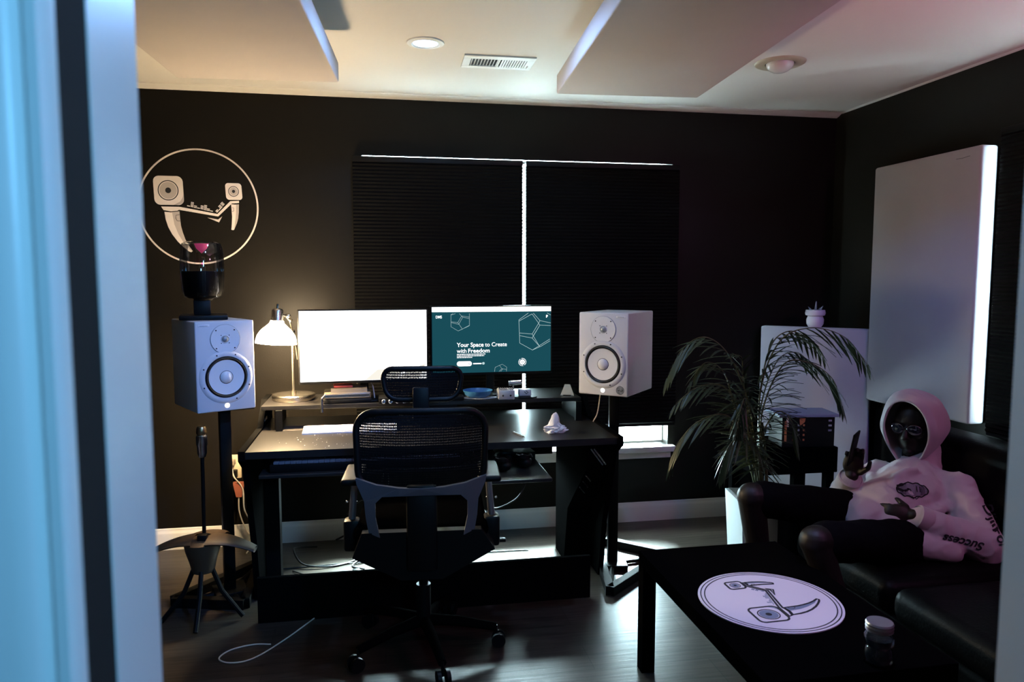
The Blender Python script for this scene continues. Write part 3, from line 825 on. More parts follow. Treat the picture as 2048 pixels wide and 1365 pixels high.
# ------------------------------------------------------------------ glass vessel on the left speaker
t = thing('glass_vessel', 'clear rounded glass vessel with a black lower half, standing on the left speaker', 'table lamp', (-.775, 3.440, 1.277), radians(12))
MB().box((-.098, -.098, 0), (.098, .098, .020), .004).build('base', M_bplas, t)
b = MB(); b.box((-.040, -.035, .020), (.030, .035, .085), .004); b.cone((0, 0, .082), (0, 0, .098), .035, .05); b.build('pedestal', M_bplas, t)
gp = [(0, .090), (.060, .090), (.078, .100), (.086, .125), (.092, .20), (.0915, .26), (.088, .312), (.080, .334), (.066, .341), (0, .342)]
MB().lathe(gp, n=64).build('glass_shell', M_vglass, t)
MB().lathe([(0, .095), (.058, .095), (.074, .104), (.081, .128), (.087, .195), (.087, .212), (0, .214)], n=48).build('dark_core', M_bplas, t)
MB().lathe([(0, .335), (.03, .333), (.022, .312), (0, .290)], n=32).build('pink_reflector', mat('magenta_reflector', (.55, .05, .20), .3, emit=(1, .08, .3), estr=.25), t)
MB().sph((0.002, -.03, .245), .004).build('pink_light', emis('pink_spot', (1, .1, .3), 1.5), t)
for a in (-1.9, -.9, .3, 1.6):
    MB().tube([(.080 * cos(a), .080 * sin(a), .13), (.0865 * cos(a), .0865 * sin(a), .2), (.082 * cos(a), .082 * sin(a), .315)], .0014, 6).build('glass_rib', M_vglass, t)

# ------------------------------------------------------------------ desk lamp
t = thing('desk_lamp', 'lit brass desk lamp with a glowing opal glass shade, on the desk shelf', 'lamp', (-.428, 3.70, .862))
def LL(x, y, z): return Vector((x + .428, y - 3.70, z - .862))
MB().lathe([(0, 0), (.100, 0), (.103, .004), (.103, .024), (.099, .029), (.02, .031), (0, .031)], n=64).build('base', M_chrome, t)
b = MB(); b.cone((0, 0, .03), (0, 0, .045), .013); b.cone((0, 0, .045), (0, 0, .335), .0085, n=20); b.build('pole', M_chrome, t)
b = MB(); b.tube(cr_spline([LL(-.405, 3.70, 1.06), LL(-.412, 3.69, 1.13), LL(-.420, 3.65, 1.20), LL(-.426, 3.57, 1.274)], 6), .005, 8); b.sph((0, 0, .335), .014)
b.sph(LL(-.428, 3.56, 1.281), .013); b.tube([LL(-.428, 3.56, 1.281), LL(-.465, 3.515, 1.288)], .006, 8); b.cone(LL(-.428, 3.555, 1.268), LL(-.412, 3.55, 1.258), .005, .010); b.build('arm', M_chrome, t)
ax = LL(-.478, 3.50, 1.158); tilt = Vector((.07, .0, 1)).normalized()
MB().lathe([(0, .182), (.006, .182), (.006, .164), (.020, .160), (.026, .152), (.027, .108), (.030, .100)], ax, tilt, 40).build('socket_cap', M_chrome, t)
MB().lathe([(.028, .106), (.033, .092), (.046, .080), (.068, .060), (.084, .036), (.091, .010), (.092, .0), (.088, .0), (.081, .032), (.065, .056), (.043, .076), (.026, .092)], ax, tilt, 56).build('lamp_shade', M_shade, t)
MB().sph(ax + Vector((.004, 0, .030)), .022, scale=(1, 1, 1.2)).build('bulb', emis('bulb', (1, .85, .6), 6.0), t)

# ------------------------------------------------------------------ things on the desk
t = thing('computer_keyboard', 'white slim computer keyboard on the left of the worktop', 'keyboard', (-.148, 3.472, ZT), radians(1))
b = MB(); b.prism([(-.065, 0), (.060, 0), (.060, .016), (-.065, .007)], (-.215, .215), lambda u, v, w_: (w_, u, v)); b.build('case', M_white, t, smooth=False)
for r in range(5):
    for k in range(15):
        if r == 0 and 3 < k < 9: continue
        x = -.208 + k * .0278; y = -.058 + r * .0232; z = .0078 + (y + .065) / .125 * .009
        MB().box((x, y, z), (x + .0245, y + .0200, z + .003), .0008, seg=1).build('key', M_white, t, smooth=False)
MB().box((-.208 + 4 * .0278, -.058, .0083), (-.208 + 9 * .0278 - .003, -.038, .0115), .0008).build('space_bar', M_white, t, smooth=False)

t = thing('desk_mat', 'thin dark mat with white lettering under the keyboard edge', 'mat', (-.33, 3.545, ZT))
MB().box((-.13, -.045, 0), (.16, .065, .002), .0005).build('sheet', mat('dark_mat', (.035, .03, .026), .6), t, smooth=False)
mb = text_bm('STUDI', .030, .0009); xf(mb, Matrix.Translation((-.045, .028, .0024))); mb.build('lettering', M_white, t, smooth=False)
mb = text_bm('WIL', .030, .0009); xf(mb, Matrix.Translation((-.010, -.002, .0024))); mb.build('lettering', M_white, t, smooth=False)

b = MB()
for k in range(46):
    x = random.uniform(-.50, -.07); y = random.uniform(3.12, 3.42); r = random.uniform(.0008, .0026)
    b.sph((x, y, ZT + r * .5), r, 6, 4, (1.4, .8, .5), Matrix.Rotation(random.random() * 3, 3, 'Z'))
tag(b.build('crumbs', M_paper), 'tiny white paper crumbs scattered on the left of the black worktop', 'crumbs', kind='stuff')

t = thing('pen', 'slim silver pen lying on the right of the black worktop', 'pen', (.605, 3.215, ZT + .0055), radians(106))
b = MB(); b.cone((-.055, 0, 0), (.045, 0, 0), .0048, .0048, 14); b.build('barrel', M_steel, t)
b = MB(); b.cone((-.070, 0, 0), (-.055, 0, 0), .001, .0045, 12); b.cone((.045, 0, 0), (.056, 0, 0), .003, .003, 10); b.build('tip', M_bplas, t)

def crumple(c, r):
    t_ = bmesh.new(); bmesh.ops.create_icosphere(t_, subdivisions=4, radius=1)
    for v in t_.verts:
        n = v.co.normalized()
        d = .62 + .55 * abs(noise.noise(n * 1.6 + Vector((3, 1, 2)))) + .35 * abs(noise.noise(n * 3.7)) + .12 * noise.noise(n * 8)
        p = n * d; z = max(p.z + .35, 0) * (1.0 + .9 * max(0, 1 - (p.x ** 2 + p.y ** 2) * 3.2))
        v.co = Vector((p.x * r, p.y * r * .8, z * r * .62))
    return t_
b = MB(); b.merge(crumple((0, 0, 0), .058), Matrix())
tis = tag(b.build('tissue', M_paper, loc=(.785, 3.255, ZT)), 'crumpled white tissue on the right end of the worktop', 'tissue')

t = thing('desk_device', 'black and silver boxy device with a hanging handle, on the shelf beside the lamp base', 'device', (-.152, 3.60, .862), radians(3))
MB().box((-.125, -.07, .0), (.100, .08, .022), .004).build('base', M_bplas, t)
MB().box((-.122, -.066, .022), (.097, .076, .052), .006).build('body', mat('bronze_metal', (.22, .18, .13), .4, metal=.8), t)
MB().box((-.118, -.069, .030), (.090, -.0655, .044), .001).build('silver_band', M_steel, t, smooth=False)
MB().prism([(-.060, .052), (.068, .052), (.058, .076), (-.050, .068)], (-.09, .08), lambda u, v, w_: (w_, u, v)).build('lid', mat('dark_bronze', (.06, .05, .04), .45, metal=.5), t, smooth=False)
b = MB(); b.tube([(-.132, -.085, .03), (-.132, -.088, -.035)], .007, 10); b.tube([(-.132, -.085, .03), (-.115, -.068, .045)], .005, 8); b.build('handle', M_steel, t)
tag(MB().box((-.045, -.03, 0), (.045, .03, .012), .004).build('phone_case', M_red, loc=(-.185, 3.60, .934), rot=(.08, .02, .1)), 'small dark red flat case lying on the black and silver device', 'case')
tag(MB().tube(cr_spline([(-.12, 3.605, .945), (-.10, 3.608, .965), (-.07, 3.610, .963), (-.045, 3.612, .935), (-.035, 3.61, .866)], 8), .003, 8).build('charging_cable', M_cabw), 'short white cable looped over the black and silver device', 'cable')

t = thing('audio_interface', 'slim black audio unit with bright knobs, on the shelf behind the headrest', 'audio interface', (.12, 3.525, .862))
MB().box((-.135, -.045, 0), (.150, .060, .030), .003).build('case', M_bplas, t)
for k, x in enumerate((-.112, -.080, -.047, -.015, .018, .086, .118)):
    kn = MB().lathe([(0, .012), (.008, .0115), (.0105, .009), (.012, 0)], (x, -.044, .0125), (0, -1, .15), 24).build('knob', M_steel, t)
    MB().box((x - .0010, -.0575, .014), (x + .0010, -.0555, .022)).build('pointer', M_surr, kn, smooth=False)
t = thing('effects_pedal', 'small flat black box with tiny silver switches, on the shelf left of the blue dish', 'device', (.335, 3.55, .862))
MB().box((-.055, -.035, 0), (.060, .035, .022), .004).build('case', M_bplas, t)
for k in range(5): MB().cone((-.042 + k * .014, -.020, .022), (-.042 + k * .014, -.022, .031), .003, .002, 8).build('switch', M_steel, t)

t = thing('dish', 'shallow blue speckled dish on the shelf between the monitors and silver box', 'dish', (.472, 3.59, .862))
MB().lathe([(0, .004), (.045, .004), (.060, .014), (.072, .034), (.0745, .034), (.064, .012), (.048, 0), (0, 0)], n=40).build('bowl', M_blue, t)
t = thing('saucer', 'pale oval tray under the blue dish', 'tray', (.484, 3.58, .8622))
t.location = (.484, 3.58, .8622)
MB().sph((0, 0, .0), .085, scale=(1, .62, .03)).build('plate', mat('pale_tray', (.45, .46, .48), .4), t)
t.location.z = .8647
bpy.data.objects["dish"].location.z = .8675

t = thing('direct_box', 'small silver metal box with two dark sockets, on the desk shelf', 'device', (.605, 3.535, .862), radians(-2))
MB().box((-.040, -.03, 0), (.040, .05, .046), .003).build('case', M_metalbox, t)
for x in (-.018, .020): MB().cone((x, -.0305, .020), (x, -.0335, .020), .0050, .0035, 14).build('socket', M_surr, t)
for k in range(7): MB().box((-.036 + k * .011, -.02, .046), (-.031 + k * .011, .04, .050)).build('fin', M_metalbox, t, smooth=False)
t = thing('webcam', 'small silver barrel-shaped camera behind the silver box', 'camera', (.665, 3.66, .862))
b = MB(); b.cone((0, 0, .0), (0, 0, .05), .005); b.cone((-.025, 0, .058), (.04, 0, .062), .013, .011, 20); b.build('barrel', M_steel, t)
t = thing('display_stand', 'small pale block with a dark mark on a round black base, under the light slit', 'ornament', (.708, 3.575, .862))
MB().lathe([(0, 0), (.062, 0), (.062, .006), (0, .008)], n=40).build('base', M_bplas, t)
MB().box((-.030, -.02, .008), (.030, .02, .040), .003).build('block', mat('pale_block', (.55, .57, .6), .4), t)
mb = MB(); mb.tube([(.002, -.0205, .034), (.014, -.0205, .026), (.004, -.0205, .018)], .0018, 6); mb.tube([(-.006, -.0205, .030), (.006, -.0205, .018)], .0018, 6); mb.build('mark', M_surr, t)
t = thing('small_stand', 'small black stand with a pale tilted plate at the right end of the desk shelf', 'stand', (.93, 3.58, .862), radians(-20))
MB().prism([(-.035, 0), (.035, 0), (.014, .055), (-.014, .055)], (-.004, .004), lambda u, v, w_: (u, w_ + v * .25, v)).build('plate', mat('pale_plate', (.33, .35, .33), .5), t, smooth=False)
MB().box((-.02, -.01, 0), (.02, .05, .004)).build('foot', M_bplas, t, smooth=False)

t = thing('headphones', 'black headphones lying on the tray under the right of the desk', 'headphones', (.565, 3.10, .620), radians(25))
for sx in (-.055, .055):
    e = MB().sph((sx, 0, .030), .042, scale=(.75, 1, .7)).build('ear_cup', M_bplas, t)
    MB().lathe([(.020, .012), (.034, .016), (.040, .004)], (sx, 0, .045), (0, 0, 1), 28).build('ear_pad', M_leather, e)
MB().tube(cr_spline([(-.055, 0, .05), (-.06, .06, .05), (0, .105, .05), (.06, .06, .05), (.055, 0, .05)], 8), .008, 8).build('headband', M_bplas, t)
t = thing('drive_case', 'flat black case on the tray at the right of the desk', 'box', (.735, 3.16, .620), radians(6))
MB().box((-.105, -.04, 0), (.035, .20, .040), .003).build('case', M_bplas, t)
t.location = (.80, 3.06, .703)
t['label'] = 'flat black case on the rack pedestal under the right of the desk'
t.location = (.655, 3.28, .620)

# ------------------------------------------------------------------ outlet, plugs, cables
t = thing('wall_outlet', 'ivory wall outlet with plugs in it, low on the black wall left of the desk', 'outlet', (-.800, YB, .44))
MB().box((-.042, -.007, -.065), (.042, 0, .065), .003).build('cover_plate', M_ivory, t)
for z in (-.03, .03):
    MB().box((-.018, -.0085, z - .016), (.018, -.006, z + .016), .001).build('socket', mat('socket_ivory', (.55, .46, .33), .4), t)
tag(MB().box((-.012, -.045, -.014), (.014, 0, .014), .004).build('power_plug', mat('taupe_plug', (.25, .20, .15), .5), loc=(-.800, YB - .009, .470)), 'taupe power plug in the upper socket of the wall outlet', 'plug')
tag(MB().box((-.022, -.04, -.024), (.020, 0, .018), .003).build('power_plug', M_bplas, loc=(-.796, YB - .009, .408)), 'black power adapter in the lower socket of the wall outlet', 'plug')
tag(MB().prism([(-.030, .03), (.030, .03), (.014, -.05), (-.014, -.05)], (-.012, .012), lambda u, v, w_: (u, w_, v)).build('cable_tag', mat('dusty_red', (.40, .12, .07), .6), smooth=False, loc=(-.765, YB - .05, .335)), 'dusty red tapered adapter hanging below the wall outlet', 'adapter')
def cable(name, label, pts, r, m, cat='cable'):
    return tag(MB().tube(cr_spline(pts, 8), r, 8).build(name, m), label, cat)
cable('cable', 'pale cord hanging from the wall outlet to the floor, nearer the desk', [(-.800, YB - .05, .46), (-.785, YB - .07, .40), (-.745, YB - .06, .33), (-.735, YB - .08, .22), (-.70, YB - .06, .12), (-.71, YB - .10, .03), (-.66, YB - .20, .006)], .004, M_cabw)
cable('cable', 'pale cord hanging from the red adapter in a slack curve', [(-.768, YB - .05, .29), (-.765, YB - .06, .20), (-.735, YB - .05, .10), (-.70, YB - .08, .07), (-.69, YB - .09, .04), (-.72, YB - .16, .006)], .004, M_cabw)
cable('cable', 'black cable looping in a ring on the floor behind the left desk leg', [(-.36, 3.98, .006), (-.44, 3.92, .03), (-.46, 3.80, .06), (-.40, 3.70, .02), (-.25, 3.69, .006), (-.12, 3.78, .01), (-.08, 3.90, .05), (-.14, 3.99, .08), (-.26, 4.0, .03)], .005, M_cabb)
cable('cable', 'pair-strand black cable hanging behind the desk towards the power strip', [(.0, 3.98, .40), (-.02, 3.95, .25), (-.05, 3.88, .12), (-.10, 3.76, .03), (-.16, 3.68, .006), (-.10, 3.62, .006)], .004, M_cabb)
cable('cable', 'thin black cable hanging beside the pair-strand cable', [(.03, 3.99, .40), (.02, 3.97, .25), (-.0, 3.90, .10), (-.06, 3.78, .012), (-.10, 3.72, .006), (-.14, 3.70, .006)], .0035, M_cabb)
cable('cable', 'tangled black cable bunched high behind the desk', [(-.20, 4.03, .16), (-.12, 4.02, .24), (-.05, 4.03, .20), (.02, 4.02, .25), (.05, 4.0, .17), (-.04, 3.99, .15), (-.10, 4.02, .19)], .0045, M_cabb)
cable('cable', 'black cable lying across the floor in front of the power strip', [(-.45, 3.66, .006), (-.35, 3.58, .006), (-.20, 3.56, .006), (-.05, 3.54, .006), (.02, 3.50, .006)], .004, M_cabb)
cable('cable', 'long thin dark cable lying across the lit floor behind the chair', [(-.5, 3.70, .005), (-.1, 3.72, .005), (.3, 3.74, .005), (.7, 3.74, .005), (.76, 3.73, .005)], .0035, M_cabb)
cable('cable', 'thin cable curving in the air beside the right arm of the chair', [(.44, 2.95, .50), (.50, 3.05, .47), (.60, 3.2, .46), (.66, 3.3, .50), (.70, 3.38, .585)], .003, M_cabb)
cable('charging_cable', 'white cable looped on the floor in the left foreground', [(-.30, 3.12, .004), (-.40, 2.95, .004), (-.50, 2.82, .004), (-.58, 2.80, .004), (-.63, 2.84, .004), (-.60, 2.90, .004), (-.52, 2.93, .004), (-.45, 2.92, .004)], .003, M_cabw)
cable('cable', 'black cable dropping from the right speaker to the floor', [(1.19, 3.60, .96), (1.20, 3.62, .80), (1.195, 3.56, .55), (1.18, 3.54, .30), (1.15, 3.60, .10), (1.08, 3.66, .01)], .0035, M_cabb)
cable('cable', 'pale thin cable from the right speaker to the back of the desk', [(1.10, 3.55, .90), (1.075, 3.50, .83), (1.055, 3.47, .78), (1.03, 3.45, .749)], .003, M_cabw)
t = thing('power_strip', 'black power strip among the cables under the desk', 'power strip', (-.22, 3.46, 0), radians(18))
MB().box((-.15, -.03, 0), (.15, .03, .035), .004).build('body', M_bplas, t)
for k in range(4): MB().box((-.12 + k * .065, -.018, .035), (-.085 + k * .065, .018, .060), .004).build('plug', M_bplas, t)
tag(MB().sph((0, 0, 0), .004).build('indicator_light', M_bluel, loc=(-.43, 3.30, .004 + .0)), 'tiny blue light glowing low in front of the left desk leg', 'light')

# ------------------------------------------------------------------ microphone and its stand
t = thing('microphone', 'slim metal microphone with ringed body on the stand beneath the left speaker', 'microphone', (-.753, 3.225, .700))
b = MB(); b.lathe([(0, .135), (.016, .133), (.020, .125), (.021, .105), (.017, .098)], n=28); b.build('head', M_brass, t)
b = MB(); b.lathe([(.017, .098), (.023, .094), (.023, .055), (.020, .050), (.020, .020), (.014, .003), (0, 0)], n=28); b.build('body', M_steel, t)
t = thing('microphone_stand', 'microphone stand with brown moulded hub and spread legs, left of the desk', 'microphone stand', (-.765, 3.225, 0))
MB().cone((0.008, 0, .34), (.012, 0, .700), .008, .008, 14).build('pole', M_black, t)
b = MB(); b.lathe([(0, .355), (.04, .352), (.075, .335), (.070, .30), (.055, .25), (.045, .205), (.0, .195)], n=28)
b.build('hub', M_brown, t)
for k, a in enumerate((radians(178), radians(-5), radians(80))):
    d = Vector((cos(a), sin(a), 0)); n_ = Vector((-sin(a), cos(a), 0)); b = MB()
    b.grid(lambda u, v: Vector((0, 0, .345 - .05 * u * u)) + d * (.03 + .19 * u) + n_ * ((.075 * (1 - .55 * u)) * cos(2 * pi * v)) + Vector((0, 0, .016 * sin(2 * pi * v) * (1 - .4 * u))), 10, 14)
    wg = b.build('wing', M_brown, t)
for k, a in enumerate((radians(195), radians(-15), radians(-90))):
    d = Vector((cos(a), sin(a), 0)); MB().tube([Vector((0, 0, .24)) + d * .03, Vector((0, 0, .12)) + d * .08, Vector((0, 0, .012)) + d * .17], .010, 8).build('leg', M_black, t)
MB().box((-.012, -.042, .33), (.026, -.006, .375), .003).build('clamp', M_bplas, t)


# ------------------------------------------------------------------ office chair
t = thing('office_chair', 'black mesh office chair with headrest, seen from behind at the desk', 'chair', (.150, 2.80, 0), radians(-4))
def back_surface(hw_top, hw_bot, z0, z1, y0, curve, rad, n=40):
    pass
def sq_outline(w_, h_, r, n=8, squeeze=0.0):
    pts = rrect(0, 0, w_, h_, r, n)
    return [(x * (1 - squeeze * (-(y) / h_ + .5)), y) for x, y in pts]
def curved(x, z, y0, k): return (x, y0 + k * x * x * 4, z)
# backrest: frame ring and mesh
def padframe(name, cx, cz, w_, h_, r, y0, kx, kz, tube_r, squeeze, parent, dip=0.0):
    out = sq_outline(w_, h_, r, 8, squeeze)
    fy = lambda x, z: y0 + kx * x * x + kz * (z - cz) ** 2
    pts = []
    for x, y in out:
        z = cz + y - (dip * (1 - (2 * x / w_) ** 2) if y > 0 else -dip * .4 * (1 - (2 * x / w_) ** 2))
        pts.append(Vector((cx + x, fy(x, z), z)))
    mb = MB(); mb.tube(pts + [pts[0]], tube_r, 10); fr = mb.build(name + '_frame', M_bplas, parent)
    bm = MB(); c0 = Vector((cx, fy(0, cz), cz)); R = 10
    rings = [[bm.bm.verts.new(Vector((cx + (p.x - cx) * k / R, fy((p.x - cx) * k / R, cz + (p.z - cz) * k / R), cz + (p.z - cz) * k / R))) for p in pts] for k in range(1, R + 1)]
    cv = bm.bm.verts.new(c0); n = len(pts)
    for i in range(n): bm.bm.faces.new((cv, rings[0][i], rings[0][(i + 1) % n]))
    for A, B in zip(rings, rings[1:]):
        for i in range(n): bm.bm.faces.new((A[i], B[i], B[(i + 1) % n], A[(i + 1) % n]))
    bm.build(name + '_mesh', M_mesh, parent)
    return fr
# local y: chair faces +y (desk); backrest around y=-.22
padframe('backrest', 0, .835, .470, .290, .075, -.225, 1.0, .5, .013, .04, t)
padframe('headrest', .005, 1.068, .300, .125, .050, -.115, 1.2, .3, .010, .12, t, dip=.012)
MB().box((-.03, -.150, .94), (.03, -.132, 1.06), .006).build('headrest_post', M_bplas, t)
b = MB(); b.grid(lambda u, v: Vector(((u - .5) * .46, -.205 + .9 * ((u - .5) * .46) ** 2 - .015 * sin(pi * v), .700 - .012 * cos(2 * pi * (u - .5)) + (v - .5) * .030)), 30, 6); b.build('lumbar_band', M_bplas, t)
# slate grey yoke below the backrest
def yoke_outline():
    top = [(-.235, .742), (-.16, .722), (-.08, .713), (0, .710), (.08, .713), (.16, .722), (.235, .742)]
    inner = [(.232, .72), (.205, .66), (.200, .60), (.190, .545), (.150, .530), (.165, .60), (.165, .655), (.140, .680), (.08, .684), (0, .684), (-.08, .684), (-.140, .680), (-.165, .655), (-.165, .60), (-.150, .530), (-.190, .545), (-.200, .60), (-.205, .66), (-.232, .72)]
    return top + inner
b = MB(); n0 = len(yoke_outline())
b.prism(yoke_outline(), (-.012, .006), lambda u, v, w_: (u, -.232 + w_ + .9 * u * u, v)); b.build('yoke', M_chairgrey, t, smooth=False)
# rear spine and under-seat mechanism
b = MB(); b.box((-.055, -.235, .40), (.055, -.205, .72), .012); b.build('spine', M_bplas, t)
b = MB(); b.prism([(-.215, .545), (.215, .545), (.265, .47), (.075, .365), (-.075, .365), (-.250, .455)], (-.215, .20)[:2], lambda u, v, w_: (u, w_, v)); b.build('seat_shell', M_bplas, t, smooth=False)
b = MB(); b.box((-.245, -.18, .50), (.245, .27, .555), .025, seg=4); b.build('seat', M_mesh if False else mat('black_seat_fabric', (.0008, .0008, .0009), .95, bump=.3, spec=.0), t)
for sx in (-1, 1):
    b = MB(); b.box((sx * .262 - .030, -.115, .44), (sx * .262 + .030, -.055, .56), .012); b.build('arm_mount', M_bplas, t)
    b = MB(); b.cone((sx * .262, -.085, .555), (sx * (.250), -.09, .695), .0135, .0120, 20); p_ = b.build('arm_post', M_armmetal, t)
    b = MB(); b.sph((sx * .262 - .017, -.088, .625), .005); b.sph((sx * .262 + .017, -.088, .625), .005); b.build('button', M_steel, p_)
    b = MB(); b.box((sx * .258 - .038, -.14, .697), (sx * .258 + .038, .10, .722), .010, seg=3); b.build('arm_pad', M_bplas, t)
b = MB(); b.tube([(.20, -.05, .445), (.295, -.05, .442)], .006, 8); b.box((.265, -.062, .436), (.32, -.038, .449), .003); b.build('lever', M_bplas, t)
b = MB(); b.cone((0, 0, .11), (0, 0, .26), .028, .028); b.cone((0, 0, .26), (0, 0, .375), .018, .030); b.build('gas_lift', M_bplas, t)
for k in range(5):
    a = radians(-90 + 72 * k + 14); d = Vector((cos(a), sin(a), 0))
    b = MB(); b.tube([Vector((0, 0, .115)), d * .14 + Vector((0, 0, .105)), d * .285 + Vector((0, 0, .078))], .024, 10, lambda u: 1 - .35 * u); b.build('base_leg', M_matte, t)
    b = MB(); n_ = Vector((-d.y, d.x, 0))
    for sgn in (-1, 1): b.cone(d * .295 + n_ * (sgn * .010) + Vector((0, 0, .029)), d * .295 + n_ * (sgn * .024) + Vector((0, 0, .029)), .028, .027, 20)
    b.cone(d * .285 + Vector((0, 0, .03)), d * .285 + Vector((0, 0, .085)), .006, .006, 8)
    b.build('caster', M_bplas, t)

# ------------------------------------------------------------------ coffee table, disc, jar
t = thing('coffee_table', 'low black coffee table with square legs in the right foreground', 'table', (1.205, 2.055, 0))
MB().box((-.275, -.455, .400), (.275, .455, .450), .002).build('tabletop', M_lack, t, smooth=False)
for sx in (-1, 1):
    for sy in (-1, 1):
        MB().box((sx * .250 - .025, sy * .430 - .025, 0), (sx * .250 + .025, sy * .430 + .025, .400), .001).build('leg', M_lack, t, smooth=False)
t = thing('emblem_disc', 'round pale disc printed with the two-speaker emblem, lying on the coffee table', 'table mat', (1.183, 2.030, .450))
Rd = .2165
fd = lambda u, v, w_: (-v * Rd, u * Rd, w_)
mb = MB(); mb.prism([(cos(a * pi / 48), sin(a * pi / 48)) for a in range(96)], (0, .003), fd); mb.build('disc', M_disc, t, smooth=False)
mb = MB(); ring(mb, .950, .966, fd, .003, .0034); ring(mb, .895, .912, fd, .003, .0034); mb.build('rim_lines', M_print, t, smooth=False)
SD = dict(SH)
sc_ = .90
def scl(p): return [(x * sc_ + .02, y * sc_) for x, y in p]
SD = {'fill': [scl(p) for p in SH['fill']], 'shade': [scl(p) for p in SH['shade'][:3]] + [scl(SH['shade'][3]), scl(SH['shade'][4])], 'bars': [], 'dots': [scl(p) for p in SH['dots']], 'line': [(scl(p), wd, c_) for p, wd, c_ in SH['line']]}
emblem(t, fd, SD, M_disc, M_discg, M_print, .003, outline=.030)
mb = MB()
for p in SH['bars']: mb.prism(scl(p), (.003, .0034), fd)
mb.build('emblem_bars', M_discg, t, smooth=False)

t = thing('glass_jar', 'small glass jar with a screw lid on the coffee table beside the disc', 'jar', (1.272, 1.640, .450))
MB().lathe([(0, .002), (.026, .002), (.030, .008), (.031, .028), (.026, .040), (.031, .052), (.0315, .066), (.026, .076), (.026, .086)], n=40).build('glass', M_vglass, t)
MB().lathe([(0, .004), (.024, .004), (.027, .012), (.0275, .028), (.023, .040), (.0275, .052), (.027, .060), (0, .058)], n=30).build('contents', mat('dark_beads', (.03, .05, .07), .3, bump=1.0, bscale=120), t)
b = MB(); b.lathe([(.0275, .078), (.0295, .080), (.0285, .084), (.030, .088), (.0285, .092), (.030, .096), (.028, .100), (.0, .1005)], n=44); b.build('lid', mat('satin_lid', (.55, .55, .57), .32, metal=.9), t)

t.scale = (1.15, 1.15, 1.12)

# ------------------------------------------------------------------ sofa
t = thing('sofa', 'low black leather sofa along the right-hand wall, under the person', 'sofa', (2.16, 2.21, 0))
def cushion(lo, hi, bev): return MB().box(lo, hi, bev, seg=5)
cushion((-.40, -.75, .06), (.42, .75, .26), .03).build('base', M_leather, t)
cushion((-.42, -.73, .255), (.22, -.005, .385), .05).build('seat_cushion', M_leather, t)
cushion((-.42, .005, .255), (.22, .60, .385), .05).build('seat_cushion', M_leather, t)
cushion((.22, -.75, .20), (.44, .75, .785), .07).build('backrest', M_leather, t)
cushion((-.42, .60, .06), (.42, .76, .50), .05).build('armrest', M_leather, t)
for sx in (-.36, .38):
    for sy in (-.68, .68): MB().cone((sx, sy, 0), (sx, sy, .07), .018, .022, 12).build('foot', M_black, t)

# ------------------------------------------------------------------ side table with organizer
t = thing('side_table', 'small black side table in the corner behind the sofa arm', 'table', (2.155, 3.57, 0))
MB().box((-.26, -.16, .44), (.20, .17, .575), .004).build('tabletop', M_lack, t, smooth=False)
for x in (-.235, -.02, .165):
    MB().box((x - .022, -.15, 0), (x + .022, -.11, .44)).build('leg', M_lack, t, smooth=False)
MB().box((-.257, .11, 0), (-.213, .15, .44)).build('leg', M_lack, t, smooth=False)
MB().box((.143, .11, 0), (.187, .15, .44)).build('leg', M_lack, t, smooth=False)
t = thing('desk_organizer', 'black slotted organizer with a blue-grey top, on the corner side table', 'organizer', (2.205, 3.52, .575), radians(-8))
MB().box((-.140, -.09, 0), (.140, .09, .160), .003).build('body', M_bplas, t, smooth=False)
MB().box((-.160, -.10, .160), (.158, .10, .176), .003).build('top_board', mat('grey_board', (.20, .24, .30), .6), t, smooth=False)
for x, m_, z0, z1 in ((-.128, M_orange, .03, .14), (-.118, M_ivory, .11, .158)): MB().box((x, -.0925, z0), (x + .012, -.0895, z1)).build('divider', m_, t, smooth=False)
for r in range(4):
    for x, m_ in ((-.085, M_red), (-.058, M_metalbox), (-.030, M_orange)):
        if r == 0 and m_ is M_metalbox: continue
        MB().box((x, -.093, .035 + r * .026), (x + .009, -.0895, .045 + r * .026)).build('slot_card', m_, t, smooth=False)
MB().prism([(-.050, .155), (-.018, .155), (-.022, .135), (-.046, .115)], (-.094, -.0895), lambda u, v, w_: (u, w_, v)).build('paper_slip', M_orange, t, smooth=False)
for r in range(3): MB().box((.105, -.093, .085 + r * .026), (.122, -.0895, .094 + r * .026)).build('tab', M_metalbox, t, smooth=False)

